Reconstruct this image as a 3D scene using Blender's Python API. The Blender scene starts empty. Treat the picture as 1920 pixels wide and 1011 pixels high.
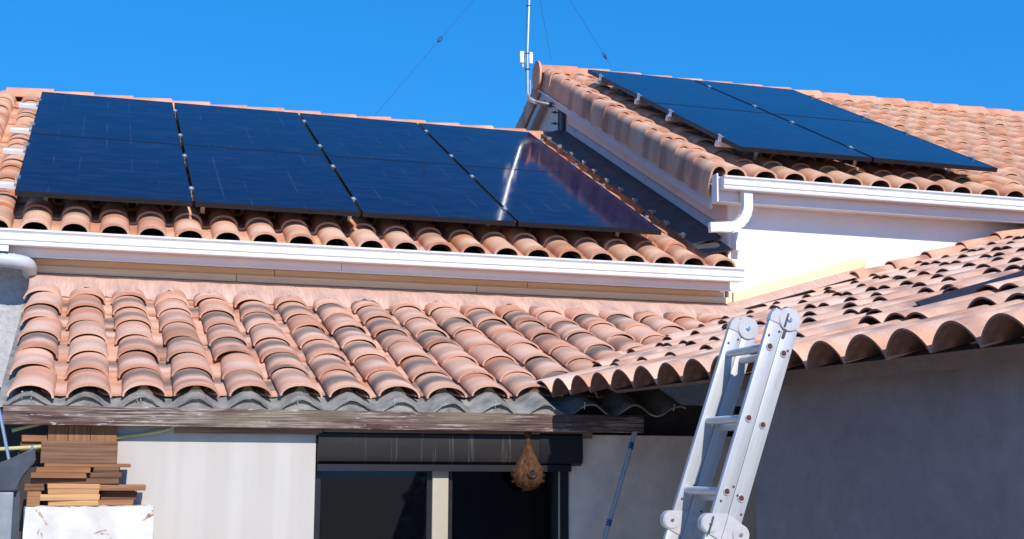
import bpy, bmesh, math, random
from mathutils import Matrix, Vector
random.seed(7)
D2R = math.radians
sc = bpy.context.scene
col = sc.collection

# ------------------------------------------------------------------ camera
YAW, PITCH, ROLL, FPX = 0.30528, 0.14757, 0.00457, 2519.2
_fw = Vector((math.sin(YAW)*math.cos(PITCH), math.cos(YAW)*math.cos(PITCH), math.sin(PITCH)))
_rt = Vector((math.cos(YAW), -math.sin(YAW), 0))
_up = _rt.cross(_fw)
_r2 = _rt*math.cos(ROLL)+_up*math.sin(ROLL)
_u2 = -_rt*math.sin(ROLL)+_up*math.cos(ROLL)
cam_d = bpy.data.cameras.new('camera')
cam = bpy.data.objects.new('camera', cam_d)
col.objects.link(cam)
cam_d.sensor_width = 36
cam_d.lens = 36*FPX/1920
cam_d.clip_end = 3000
cam_d.clip_start = 0.05
m = Matrix((_r2, _u2, -_fw)).transposed().to_4x4()
cam.matrix_world = m
sc.camera = cam

def px(P):
    P = Vector(P)
    z = P.dot(_fw)
    if z < 0.05: return (-9999, -9999)
    return (960+FPX*P.dot(_r2)/z, 505.5-FPX*P.dot(_u2)/z)

def inframe(P, mg=70):
    u, v = px(P)
    return -mg < u < 1920+mg and -mg < v < 1011+mg

# ------------------------------------------------------------------ light
SUN_EL, SUN_AZ = D2R(36), D2R(5)          # azimuth: from -Y towards +X
to_sun = Vector((math.cos(SUN_EL)*math.sin(SUN_AZ), -math.cos(SUN_EL)*math.cos(SUN_AZ), math.sin(SUN_EL)))
w = bpy.data.worlds.new('World'); sc.world = w; w.use_nodes = True
nt = w.node_tree; nt.nodes.clear()
tc = nt.nodes.new('ShaderNodeTexCoord')
sep = nt.nodes.new('ShaderNodeSeparateXYZ'); nt.links.new(tc.outputs['Generated'], sep.inputs[0])
ab = nt.nodes.new('ShaderNodeMath'); ab.operation = 'ABSOLUTE'; nt.links.new(sep.outputs[2], ab.inputs[0])
ma = nt.nodes.new('ShaderNodeMath'); ma.operation = 'MULTIPLY_ADD'; ma.inputs[1].default_value = 0.75; ma.inputs[2].default_value = 0.33
nt.links.new(ab.outputs[0], ma.inputs[0])
cb = nt.nodes.new('ShaderNodeCombineXYZ')
nt.links.new(sep.outputs[0], cb.inputs[0]); nt.links.new(sep.outputs[1], cb.inputs[1]); nt.links.new(ma.outputs[0], cb.inputs[2])
nm = nt.nodes.new('ShaderNodeVectorMath'); nm.operation = 'NORMALIZE'; nt.links.new(cb.outputs[0], nm.inputs[0])
sky = nt.nodes.new('ShaderNodeTexSky'); sky.sky_type = 'NISHITA'; sky.sun_disc = False
sky.sun_elevation = SUN_EL; sky.sun_rotation = math.atan2(to_sun.x, to_sun.y)
sky.altitude = 300; sky.air_density = 1.0; sky.dust_density = 0.0; sky.ozone_density = 2.5
nt.links.new(nm.outputs[0], sky.inputs['Vector'])
hs = nt.nodes.new('ShaderNodeHueSaturation'); hs.inputs['Saturation'].default_value = 1.40; hs.inputs['Value'].default_value = 1.0
nt.links.new(sky.outputs[0], hs.inputs['Color'])
bg = nt.nodes.new('ShaderNodeBackground'); bg.inputs['Strength'].default_value = 0.15
nt.links.new(hs.outputs[0], bg.inputs['Color'])
wo = nt.nodes.new('ShaderNodeOutputWorld'); nt.links.new(bg.outputs[0], wo.inputs['Surface'])

sd = bpy.data.lights.new('sun', 'SUN'); sd.energy = 2.8; sd.angle = D2R(0.5); sd.color = (1.0, 0.95, 0.88)
so = bpy.data.objects.new('sun', sd); col.objects.link(so)
so.rotation_euler = to_sun.to_track_quat('Z', 'Y').to_euler()
so.location = to_sun*40

sc.view_settings.view_transform = 'Standard'
sc.view_settings.look = 'None'
sc.view_settings.gamma = 1.0
sc.view_settings.exposure = 0.85
sc.view_settings.use_curve_mapping = False
sc.cycles.max_bounces = 8

# ------------------------------------------------------------------ materials
MATS = {}
class NB:
    """small node builder"""
    def __init__(s, name):
        s.m = bpy.data.materials.new(name); s.m.use_nodes = True
        s.t = s.m.node_tree; s.t.nodes.clear()
        s.out = s.n('ShaderNodeOutputMaterial'); s.b = s.n('ShaderNodeBsdfPrincipled')
        s.l(s.b.outputs[0], s.out.inputs['Surface'])
        MATS[name] = s.m
    def n(s, k): return s.t.nodes.new(k)
    def l(s, a, b): s.t.links.new(a, b)
    def coord(s, kind='Object', scale=(1, 1, 1), off=None):
        c = s.n('ShaderNodeTexCoord'); v = c.outputs[kind]
        if off is not None:
            a = s.n('ShaderNodeVectorMath'); a.operation = 'ADD'; s.l(v, a.inputs[0]); s.l(off, a.inputs[1]); v = a.outputs[0]
        mp = s.n('ShaderNodeMapping'); mp.inputs['Scale'].default_value = scale; s.l(v, mp.inputs[0])
        return mp.outputs[0]
    def noise(s, vec, scale, detail=4, rough=0.55, dist=0.0):
        n = s.n('ShaderNodeTexNoise'); n.inputs['Scale'].default_value = scale; n.inputs['Detail'].default_value = detail
        n.inputs['Roughness'].default_value = rough; n.inputs['Distortion'].default_value = dist
        s.l(vec, n.inputs['Vector']); return n.outputs['Fac']
    def ramp(s, fac, stops, interp='LINEAR'):
        r = s.n('ShaderNodeValToRGB'); r.color_ramp.interpolation = interp
        e = r.color_ramp.elements
        while len(e) < len(stops): e.new(0.5)
        for i, (p, c) in enumerate(stops):
            e[i].position = p; e[i].color = (*c, 1) if len(c) == 3 else c
        s.l(fac, r.inputs[0]); return r.outputs[0]
    def mix(s, fac, a, b, mode='MIX'):
        x = s.n('ShaderNodeMix'); x.data_type = 'RGBA'; x.blend_type = mode
        for sock, val in ((x.inputs[0], fac), (x.inputs[6], a), (x.inputs[7], b)):
            if hasattr(val, 'node'): s.l(val, sock)
            else: sock.default_value = (*val, 1) if isinstance(val, tuple) and len(val) == 3 else val
        return x.outputs[2]
    def math(s, op, a, b=0.0, c=None, clamp=False):
        x = s.n('ShaderNodeMath'); x.operation = op; x.use_clamp = clamp
        for i, val in enumerate((a, b, c)):
            if val is None: continue
            if hasattr(val, 'node'): s.l(val, x.inputs[i])
            else: x.inputs[i].default_value = val
        return x.outputs[0]
    def bump(s, h, strength=0.3, dist=0.01):
        b = s.n('ShaderNodeBump'); b.inputs['Strength'].default_value = strength; b.inputs['Distance'].default_value = dist
        s.l(h, b.inputs['Height']); s.l(b.outputs[0], s.b.inputs['Normal'])
    def set(s, color=None, rough=None, metal=None, spec=None, ior=None):
        for k, v in (('Base Color', color), ('Roughness', rough), ('Metallic', metal), ('Specular IOR Level', spec), ('IOR', ior)):
            if v is None: continue
            i = s.b.inputs[k]
            if hasattr(v, 'node'): s.l(v, i)
            else: i.default_value = (*v, 1) if isinstance(v, tuple) else v
        return s

def terracotta(name, light, mid, dark, smoky, amount, band=5.0):
    b = NB(name)
    oi = b.n('ShaderNodeObjectInfo')
    at = b.n('ShaderNodeAttribute'); at.attribute_name = 'rnd'
    rnd = b.math('FRACT', b.math('ADD', oi.outputs['Random'], at.outputs['Fac']))
    wn = b.n('ShaderNodeTexWhiteNoise'); wn.noise_dimensions = '1D'; b.l(b.math('MULTIPLY', rnd, 917.3), wn.inputs['W'])
    off = b.n('ShaderNodeVectorMath'); off.operation = 'SCALE'; b.l(wn.outputs['Color'], off.inputs[0]); off.inputs['Scale'].default_value = 37.0
    v1 = b.coord('Object', (1.6, band, 1.6), off.outputs[0])
    v2 = b.coord('Object', (1, 1, 1), off.outputs[0])
    base = b.ramp(rnd, [(0.0, dark), (0.3, mid), (0.6, light), (0.8, mid), (1.0, tuple(0.5*(x+y) for x, y in zip(light, mid)))])
    n1 = b.noise(v1, 1.0, 2, 0.5, 0.3)
    lf = b.ramp(n1, [(0.40, (0, 0, 0)), (0.72, (1, 1, 1))])
    c = b.mix(lf, base, tuple(min(1, x*1.18+0.05) for x in light))
    n2 = b.noise(b.coord('Object', (1.3, band*0.9, 1.3), off.outputs[0]), 1.7, 3, 0.55, 0.4)
    sm = b.ramp(n2, [(0.50, (0, 0, 0)), (0.68, (1, 1, 1))])
    smf = b.math('MULTIPLY', sm, b.ramp(wn.outputs['Value'], [(0.25, (0, 0, 0)), (1.0, (amount,)*3)]))
    c = b.mix(smf, c, smoky)
    # flamed firing: pale crown, smoky head, each tile different
    lp = b.n('ShaderNodeTexCoord'); ls = b.n('ShaderNodeSeparateXYZ'); b.l(lp.outputs['Object'], ls.inputs[0])
    ws = b.n('ShaderNodeSeparateColor'); b.l(wn.outputs['Color'], ws.inputs[0])
    wob = b.math('MULTIPLY', b.math('SUBTRACT', b.noise(v2, 9, 2), 0.5), 0.10)
    yy = b.math('ADD', ls.outputs[1], wob)
    def bumpy(c0, wdt):
        d = b.math('DIVIDE', b.math('SUBTRACT', yy, c0), wdt)
        return b.math('SUBTRACT', 1.0, b.math('MULTIPLY', d, d), clamp=True)
    xx = b.math('DIVIDE', ls.outputs[0], 0.085)
    crown = b.math('SUBTRACT', 1.0, b.math('MULTIPLY', b.math('MULTIPLY', xx, xx), 0.8), clamp=True)
    pc = b.math('MULTIPLY_ADD', ws.outputs[0], 0.14, 0.08)
    c = b.mix(b.math('MULTIPLY', b.math('MULTIPLY', bumpy(pc, 0.11), crown), b.math('MULTIPLY', ws.outputs[1], 1.0)), c, tuple(min(1, q*k) for q, k in zip(light, (1.12, 1.32, 1.5))))
    dc = b.math('MULTIPLY_ADD', ws.outputs[2], 0.16, 0.16)
    dk = b.math('MULTIPLY', bumpy(dc, 0.10), b.ramp(wn.outputs['Value'], [(0.15, (0, 0, 0)), (0.75, (amount*0.95,)*3)]))
    c = b.mix(dk, c, smoky)
    fine = b.noise(v2, 90, 4, 0.7)
    c = b.mix(0.35, c, b.ramp(fine, [(0.3, (0.62, 0.58, 0.55)), (0.55, (1, 1, 1)), (0.75, (1.1, 1.05, 1.0))]), 'MULTIPLY')
    spots = b.noise(v2, 28, 3, 0.6)
    c = b.mix(b.ramp(spots, [(0.66, (0, 0, 0)), (0.76, (0.45,)*3)]), c, (0.10, 0.075, 0.06))
    lsp = b.noise(v2, 45, 5, 0.75)
    c = b.mix(b.ramp(lsp, [(0.67, (0, 0, 0)), (0.72, (0.5,)*3)]), c, (0.50, 0.44, 0.36))
    b.set(color=c, rough=0.95, spec=0.12)
    b.bump(b.mix(0.5, b.noise(v2, 140, 3), b.noise(v2, 30, 4, 0.7)), 0.5, 0.006)
    return b.m
terracotta('tile_ab', (0.64, 0.352, 0.21), (0.60, 0.255, 0.14), (0.50, 0.21, 0.115), (0.27, 0.15, 0.10), 0.5, 5.0)
terracotta('tile_c', (0.64, 0.365, 0.24), (0.59, 0.262, 0.155), (0.48, 0.21, 0.125), (0.18, 0.13, 0.105), 1.0, 5.0)
terracotta('tile_d', (0.66, 0.41, 0.285), (0.62, 0.31, 0.195), (0.56, 0.275, 0.17), (0.30, 0.19, 0.155), 0.8, 4.0)
terracotta('tile_ridge', (0.64, 0.31, 0.19), (0.60, 0.25, 0.145), (0.52, 0.22, 0.13), (0.36, 0.17, 0.115), 0.35, 3.0)
terracotta('tile_verge', (0.62, 0.34, 0.215), (0.57, 0.26, 0.155), (0.47, 0.215, 0.13), (0.25, 0.14, 0.11), 0.7, 4.0)

def plain(name, c, rough=0.6, metal=0.0, var=0.12, scale=8, bump=0.0, bscale=60, spec=0.4, stretch=(1, 1, 1)):
    b = NB(name); v = b.coord('Object', stretch)
    n = b.noise(v, scale, 5, 0.6)
    f = b.ramp(n, [(0.3, (1-var,)*3), (0.7, (1+var*0.4,)*3)])
    b.set(color=b.mix(1.0, c, f, 'MULTIPLY'), rough=rough, metal=metal, spec=spec)
    if bump: b.bump(b.noise(v, bscale, 4, 0.7), bump, 0.01)
    return b.m

plain('tile_under_shade', (0.20, 0.10, 0.07), 0.95, var=0.4, scale=25)  # dark tone puts the shade of the tile mouths into the colour
b = NB('pvc_white'); v = b.coord('Object', (9, 9, 1.5))
c = b.mix(b.ramp(b.noise(v, 1.0, 5, 0.7), [(0.45, (0, 0, 0)), (0.8, (0.5,)*3)]), (0.78, 0.77, 0.755), (0.58, 0.54, 0.48))
b.set(color=c, rough=0.38, spec=0.4)
plain('pvc_fascia', (0.90, 0.81, 0.76), 0.45, var=0.08, scale=3)
plain('wall_white', (0.82, 0.815, 0.80), 0.9, var=0.05, scale=5, bump=0.25, bscale=160, spec=0.2)
plain('wall_gable', (0.80, 0.62, 0.53), 0.9, var=0.08, scale=4, bump=0.3, bscale=140, spec=0.2)
plain('rake_board', (0.50, 0.49, 0.50), 0.55, var=0.10, scale=4)
plain('roughcast', (0.52, 0.50, 0.50), 0.95, var=0.22, scale=30, bump=0.9, bscale=90, spec=0.2)
plain('grey_render', (0.80, 0.61, 0.48), 0.95, var=0.20, scale=6, bump=0.5, bscale=120, spec=0.2)
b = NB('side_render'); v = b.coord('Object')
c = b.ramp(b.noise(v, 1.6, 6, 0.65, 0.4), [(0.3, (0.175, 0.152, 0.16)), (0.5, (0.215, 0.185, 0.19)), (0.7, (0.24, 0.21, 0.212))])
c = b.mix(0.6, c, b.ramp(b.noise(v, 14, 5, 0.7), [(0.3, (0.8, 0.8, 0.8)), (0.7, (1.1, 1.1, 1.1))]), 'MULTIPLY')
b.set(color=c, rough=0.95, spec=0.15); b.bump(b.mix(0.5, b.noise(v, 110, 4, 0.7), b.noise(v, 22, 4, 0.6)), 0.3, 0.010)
plain('dark_wood', (0.045, 0.035, 0.03), 0.8, var=0.4, scale=12)
plain('deck_wood', (0.14, 0.085, 0.06), 0.85, var=0.35, scale=10)
plain('hole_shade', (0.02, 0.02, 0.022), 0.85, var=0.3, scale=10)  # flat black for the shade inside the nest hole
plain('frame_black', (0.012, 0.012, 0.014), 0.42, var=0.15, scale=10)
plain('alu', (0.72, 0.72, 0.73), 0.38, metal=0.9, var=0.15, scale=14)
plain('alu_white', (0.80, 0.80, 0.80), 0.5, metal=0.2, var=0.12, scale=10)
plain('hinge_grey', (0.50, 0.48, 0.48), 0.55, metal=0.1, var=0.15, scale=18)
plain('rung_grey', (0.55, 0.55, 0.56), 0.45, metal=0.5, var=0.15, scale=10)
plain('rust_hole', (0.10, 0.035, 0.022), 0.8, var=0.4, scale=60)
plain('galv', (0.66, 0.67, 0.67), 0.28, metal=0.95, var=0.12, scale=14)
plain('bracket_dark', (0.07, 0.09, 0.12), 0.5, metal=0.5, var=0.3, scale=20)
plain('wire_dark', (0.05, 0.05, 0.055), 0.6, metal=0.3)
plain('plastic_white', (0.8, 0.8, 0.8), 0.4, var=0.05)
plain('lead', (0.10, 0.10, 0.11), 0.5, metal=0.35, var=0.35, scale=9, bump=0.4, bscale=18)
plain('zinc_strip', (0.50, 0.47, 0.45), 0.5, metal=0.2, var=0.15, scale=10)
plain('pipe_grey', (0.50, 0.50, 0.51), 0.45, var=0.12, scale=8)
plain('channel_shade', (0.016, 0.017, 0.035), 0.9, var=0.3, scale=12)  # navy colour of the painted channel shadow
plain('shutter', (0.085, 0.068, 0.062), 0.55, var=0.3, scale=5, stretch=(1, 1, 6))
plain('frame_dark', (0.012, 0.010, 0.012), 0.4, var=0.2)
plain('pvc_cream', (0.42, 0.36, 0.25), 0.5, var=0.08)
plain('room_dark', (0.035, 0.035, 0.045), 0.9, var=0.4, scale=2)
plain('hose', (0.50, 0.46, 0.22), 0.5, var=0.15)
plain('steel_paint', (0.055, 0.065, 0.08), 0.5, metal=0.2, var=0.35, scale=12)
plain('steel_light', (0.19, 0.20, 0.215), 0.45, metal=0.3, var=0.25, scale=12)
plain('tie_blue', (0.03, 0.08, 0.25), 0.5)
plain('clear_tube', (0.42, 0.38, 0.34), 0.35, var=0.25, scale=30)
plain('lichen', (0.42, 0.20, 0.04), 0.95, var=0.5, scale=50, bump=0.8, bscale=80)
plain('clip', (0.45, 0.43, 0.41), 0.4, metal=0.5, var=0.3, scale=30)
plain('mortar', (0.60, 0.52, 0.46), 0.95, var=0.3, scale=30, bump=0.8, bscale=60)
plain('nail', (0.7, 0.7, 0.68), 0.4, metal=0.4)
plain('concrete_ground', (0.54, 0.46, 0.36), 0.95, var=0.2, scale=2, bump=0.3, bscale=30)

# cream plaster with pale run marks
b = NB('ladder_alu'); v = b.coord('Object', (60, 60, 3))
br = b.noise(v, 1.0, 5, 0.7)
c = b.ramp(br, [(0.3, (0.42, 0.42, 0.425)), (0.7, (0.54, 0.54, 0.545))])
sc_ = b.noise(b.coord('Object', (9, 9, 4)), 2.0, 6, 0.75, 1.0)
c = b.mix(b.ramp(sc_, [(0.58, (0, 0, 0)), (0.72, (0.5,)*3)]), c, (0.30, 0.285, 0.27))
b.set(color=c, rough=0.48, metal=0.35, spec=0.4); b.bump(br, 0.08, 0.003)
b = NB('wall_cream'); v = b.coord('Object', (9, 1, 0.55))
n = b.noise(v, 1.0, 3, 0.5)
c = b.mix(b.ramp(n, [(0.45, (0, 0, 0)), (0.75, (1, 1, 1))]), (0.50, 0.455, 0.405), (0.555, 0.515, 0.465))
c = b.mix(0.5, c, b.ramp(b.noise(b.coord('Object'), 3, 4), [(0.3, (0.88, 0.87, 0.86)), (0.7, (1, 1, 1))]), 'MULTIPLY')
b.set(color=c, rough=0.9, spec=0.2); b.bump(b.noise(b.coord('Object'), 120, 3), 0.2, 0.005)

# whitewashed pillar, chipped
b = NB('pillar_white'); v = b.coord('Object')
n = b.noise(v, 7, 6, 0.65, 0.8)
chip = b.ramp(n, [(0.63, (0, 0, 0)), (0.65, (1, 1, 1))])
c = b.mix(chip, b.ramp(b.noise(v, 5, 4), [(0.3, (0.50, 0.44, 0.38)), (0.55, (0.66, 0.63, 0.58))]), b.ramp(b.noise(v, 40, 2), [(0.4, (0.33, 0.14, 0.06)), (0.6, (0.50, 0.32, 0.18))]))
b.set(color=c, rough=0.95, spec=0.2)
b.bump(b.math('SUBTRACT', b.math('MULTIPLY', b.noise(v, 60, 4), 0.3), chip), 0.5, 0.012)

# wood along local X
def wood(name, c1, c2, paint=None, pf=0.5, grain=60):
    b = NB(name)
    oi = b.n('ShaderNodeObjectInfo')
    cxyz = b.n('ShaderNodeCombineXYZ'); b.l(b.math('MULTIPLY', oi.outputs['Random'], 50.0), cxyz.inputs[0])
    v = b.coord('Object', (2.0, grain, grain), cxyz.outputs[0])
    n = b.noise(v, 1.0, 5, 0.65, 0.4)
    c = b.mix(b.ramp(n, [(0.32, (0, 0, 0)), (0.68, (1, 1, 1))]), c1, c2)
    c = b.mix(0.5, c, b.ramp(oi.outputs['Random'], [(0, (0.75, 0.72, 0.7)), (1, (1.1, 1.1, 1.1))]), 'MULTIPLY')
    h = n
    if paint:
        v2 = b.coord('Object', (3.0, 12, 22), cxyz.outputs[0])
        pn = b.noise(v2, 1.3, 6, 0.7, 0.5)
        pm = b.ramp(pn, [(pf, (0, 0, 0)), (pf+0.06, (1, 1, 1))])
        c = b.mix(pm, c, paint)
    b.set(color=c, rough=0.85, spec=0.2)
    b.bump(h, 0.5, 0.006)
    return b.m
b = NB('beam_wood')
g = b.noise(b.coord('Object', (3.0, 60, 130)), 1.0, 6, 0.7, 0.2)
c = b.mix(b.ramp(g, [(0.38, (0, 0, 0)), (0.62, (1, 1, 1))]), (0.05, 0.028, 0.025), (0.20, 0.125, 0.10))
pat = b.noise(b.coord('Object', (2.6, 5, 9)), 1.0, 3, 0.6, 0.6)
pm = b.math('MULTIPLY', b.ramp(pat, [(0.46, (0, 0, 0)), (0.58, (1, 1, 1))]), b.ramp(g, [(0.46, (0, 0, 0)), (0.56, (1, 1, 1))]))
c = b.mix(b.math('MULTIPLY', pm, 0.62), c, (0.50, 0.42, 0.36))
fl = b.noise(b.coord('Object', (7, 40, 60)), 1.0, 5, 0.7, 0.8)
c = b.mix(b.ramp(fl, [(0.62, (0, 0, 0)), (0.66, (0.9,)*3)]), c, (0.62, 0.58, 0.54))
gr = b.noise(b.coord('Object', (1.1, 3, 6)), 1.3, 2, 0.5)
c = b.mix(b.ramp(gr, [(0.5, (0, 0, 0)), (0.7, (0.55,)*3)]), c, (0.24, 0.20, 0.13))
b.set(color=c, rough=0.9, spec=0.15); b.bump(g, 0.8, 0.008)
wood('board_wood', (0.14, 0.085, 0.055), (0.32, 0.21, 0.14), None)
wood('plank_dark', (0.10, 0.05, 0.028), (0.24, 0.125, 0.07), None)
wood('plank_new', (0.46, 0.23, 0.09), (0.60, 0.34, 0.16), None)
wood('plank_mid', (0.22, 0.095, 0.045), (0.38, 0.18, 0.08), None)
wood('batten', (0.76, 0.57, 0.34), (0.87, 0.70, 0.46), None, grain=30)

# pleated terracotta-coloured flashing
b = NB('flashing'); v = b.coord('Object', (60, 6, 6))
n = b.noise(v, 1.0, 3, 0.6, 0.6)
c = b.ramp(n, [(0.3, (0.50, 0.31, 0.25)), (0.55, (0.60, 0.40, 0.32)), (0.8, (0.63, 0.47, 0.36))])
c = b.mix(0.5, c, b.ramp(b.noise(b.coord('Object'), 5, 3), [(0.3, (0.8, 0.75, 0.72)), (0.7, (1.05, 1.05, 1.0))]), 'MULTIPLY')
b.set(color=c, rough=0.7, spec=0.3); b.bump(n, 0.5, 0.008)

# fibre cement
b = NB('fibre_cement'); v = b.coord('Object')
n = b.noise(v, 9, 5, 0.65)
c = b.ramp(n, [(0.3, (0.14, 0.125, 0.11)), (0.5, (0.25, 0.23, 0.20)), (0.7, (0.36, 0.33, 0.28))])
c = b.mix(b.ramp(b.noise(v, 26, 4), [(0.6, (0, 0, 0)), (0.7, (0.7,)*3)]), c, (0.22, 0.17, 0.12))
b.set(color=c, rough=0.9, spec=0.2); b.bump(b.noise(v, 80, 3), 0.3, 0.006)

# straw
b = NB('straw'); v = b.coord('Object', (40, 40, 12))
n = b.noise(v, 1.0, 5, 0.7, 1.2)
b.set(color=b.ramp(n, [(0.3, (0.035, 0.016, 0.008)), (0.55, (0.11, 0.05, 0.022)), (0.8, (0.19, 0.095, 0.042))]), rough=0.9, spec=0.2)
b.bump(n, 0.9, 0.01)

# solar glass: six cell columns, faint ribbons and cell rows
b = NB('solar_glass')
cc = b.n('ShaderNodeTexCoord'); sp = b.n('ShaderNodeSeparateXYZ'); b.l(cc.outputs['Object'], sp.inputs[0])
oi = b.n('ShaderNodeObjectInfo')
u = b.math('MULTIPLY', b.math('SUBTRACT', sp.outputs[0], 0.021), 1/0.182)
du = b.math('ABSOLUTE', b.math('SUBTRACT', b.math('FRACT', b.math('ADD', u, 0.5)), 0.5))
line = b.math('LESS_THAN', du, 0.016)
dash = b.ramp(b.noise(b.coord('Object', (3.0, 2.4, 1), oi.outputs['Location']), 1.0, 2, 0.5), [(0.5, (0, 0, 0)), (0.66, (1, 1, 1))])
inner = b.math('MULTIPLY', b.math('GREATER_THAN', u, 0.5), b.math('LESS_THAN', u, 5.5))
vv = b.math('MULTIPLY', sp.outputs[1], 1/0.0905)
dv = b.math('ABSOLUTE', b.math('SUBTRACT', b.math('FRACT', vv), 0.5))
rowl = b.math('GREATER_THAN', dv, 0.475)
fing = b.math('MULTIPLY', b.math('ABSOLUTE', b.math('SUBTRACT', b.math('FRACT', b.math('MULTIPLY', u, 10.0)), 0.5)), 2.0)
c = b.mix(b.ramp(fing, [(0.9, (0, 0, 0)), (1.0, (0.35,)*3)]), (0.0050, 0.0040, 0.030), (0.010, 0.009, 0.038))
c = b.mix(b.math('MULTIPLY', rowl, 0.5), c, (0.004, 0.006, 0.012))
c = b.mix(b.math('MULTIPLY', b.math('MULTIPLY', line, inner), b.math('MULTIPLY', dash, 0.22)), c, (0.16, 0.17, 0.19))
dust = b.noise(b.coord('Object', (4, 14, 1), oi.outputs['Location']), 1.0, 5, 0.7)
c = b.mix(b.ramp(dust, [(0.45, (0, 0, 0)), (0.85, (0.06,)*3)]), c, (0.30, 0.27, 0.24))
b.set(color=c, rough=b.ramp(dust, [(0.3, (0.055,)*3), (0.8, (0.13,)*3)]), spec=0.155)

# window glass
b = NB('window_glass')
b.set(color=(0.55, 0.6, 0.62), rough=0.03, spec=0.5)
b.b.inputs['Transmission Weight'].default_value = 1.0
b.b.inputs['IOR'].default_value = 1.30

# dirty shutter with run marks
b = NB('shutter_run'); v = b.coord('Object', (34, 1, 0.8))
n = b.noise(v, 1.0, 2, 0.5)
run = b.ramp(n, [(0.60, (0, 0, 0)), (0.62, (0.4,)*3), (0.64, (0, 0, 0))])
c = b.mix(run, b.ramp(b.noise(b.coord('Object', (1, 1, 5)), 4, 4), [(0.3, (0.009, 0.007, 0.0065)), (0.7, (0.016, 0.012, 0.011))]), (0.13, 0.115, 0.10))
b.set(color=c, rough=0.6, spec=0.35)

# ------------------------------------------------------------------ object helpers
WORLD = {}      # parent world translation
def thing(name, label, cat, loc=(0, 0, 0), group=None):
    o = bpy.data.objects.new(name, None); col.objects.link(o)
    o.location = loc; o.empty_display_size = 0.1
    tag(o, label, cat, group); WORLD[o] = Vector(loc)
    return o
def tag(o, label=None, cat=None, group=None, kind=None):
    if label: o['label'] = label
    if cat: o['category'] = cat
    if group: o['group'] = group
    if kind: o['kind'] = kind
    return o
def world_of(o):
    W = o.matrix_basis.copy()
    if o.parent: W = world_of(o.parent) @ o.matrix_parent_inverse @ W
    return W
def setp(o, parent):
    if parent is not None:
        o.parent = parent
        o.matrix_parent_inverse = world_of(parent).inverted()
    return o
def obj(name, me, mat, parent=None, M=None):
    if isinstance(me, bmesh.types.BMesh):
        bm = me; me = bpy.data.meshes.new(name)
        bmesh.ops.recalc_face_normals(bm, faces=bm.faces)
        bm.to_mesh(me); bm.free()
    o = bpy.data.objects.new(name, me); col.objects.link(o)
    if mat and not me.materials: me.materials.append(MATS[mat])
    if len(me.materials) == 1 and me.name.find('tile_mesh') >= 0: me.materials.append(MATS['tile_under_shade'])
    setp(o, parent)
    if M is not None: o.matrix_basis = M
    return o
def smooth(me, ang=40):
    for p in me.polygons: p.use_smooth = True
    me.set_sharp_from_angle(angle=D2R(ang))
    return me
def tomesh(bm, name='m', ang=40, sm=True):
    bmesh.ops.recalc_face_normals(bm, faces=bm.faces)
    me = bpy.data.meshes.new(name); bm.to_mesh(me); bm.free()
    if sm: smooth(me, ang)
    return me
def box(bm, x0, x1, y0, y1, z0, z1, bev=0.0):
    vs = [bm.verts.new((x, y, z)) for z in (z0, z1) for y in (y0, y1) for x in (x0, x1)]
    fs = [(0, 2, 3, 1), (4, 5, 7, 6), (0, 1, 5, 4), (2, 6, 7, 3), (0, 4, 6, 2), (1, 3, 7, 5)]
    F = [bm.faces.new([vs[i] for i in f]) for f in fs]
    if bev:
        es = list({e for f in F for e in f.edges})
        bmesh.ops.bevel(bm, geom=es, offset=bev, segments=2, affect='EDGES', profile=0.6)
    return bm
def boxo(name, mat, parent, x0, x1, y0, y1, z0, z1, bev=0.0, M=None):
    """box object whose own origin sits at its corner (so grain runs along local X)"""
    bm = bmesh.new(); box(bm, 0, x1-x0, 0, y1-y0, 0, z1-z0, bev)
    T = Matrix.Translation((x0, y0, z0))
    return obj(name, tomesh(bm, name, 35), mat, parent, T if M is None else M @ T)
def prism(bm, poly, axis_from, axis_to, to3):
    """extrude closed 2-D polygon; to3(a,(p,q)) -> 3-D"""
    A = [bm.verts.new(to3(axis_from, p)) for p in poly]; B = [bm.verts.new(to3(axis_to, p)) for p in poly]
    n = len(poly)
    for i in range(n): bm.faces.new((A[i], A[(i+1) % n], B[(i+1) % n], B[i]))
    bm.faces.new(A[::-1]); bm.faces.new(B)
    return bm
def tube(bm, pts, r, seg=10, rect=None, cap=True):
    pts = [Vector(p) for p in pts]; rings = []
    for i, p in enumerate(pts):
        d = (pts[min(i+1, len(pts)-1)]-pts[max(i-1, 0)]).normalized()
        ref = Vector((0, 0, 1)) if abs(d.z) < 0.9 else Vector((0, 1, 0))
        if rect: ref = Vector((0, 1, 0))
        a = d.cross(ref).normalized(); bb = a.cross(d).normalized()
        rr = r[i] if isinstance(r, (list, tuple)) else r
        if rect:
            hw, hh = rect; k = rr
            off = [(-hw*k, -hh*k), (hw*k, -hh*k), (hw*k, hh*k), (-hw*k, hh*k)]
            rings.append([bm.verts.new(p+a*x+bb*y) for x, y in off])
        else:
            rings.append([bm.verts.new(p+(a*math.cos(t)+bb*math.sin(t))*rr) for t in [2*math.pi*j/seg for j in range(seg)]])
    n = len(rings[0])
    for i in range(len(rings)-1):
        for j in range(n):
            bm.faces.new((rings[i][j], rings[i][(j+1) % n], rings[i+1][(j+1) % n], rings[i+1][j]))
    if cap:
        bm.faces.new(rings[0][::-1]); bm.faces.new(rings[-1])
    return bm
def arc(c, r, a0, a1, n, plane):
    return [plane(c, r, a0+(a1-a0)*i/n) for i in range(n+1)]

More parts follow.
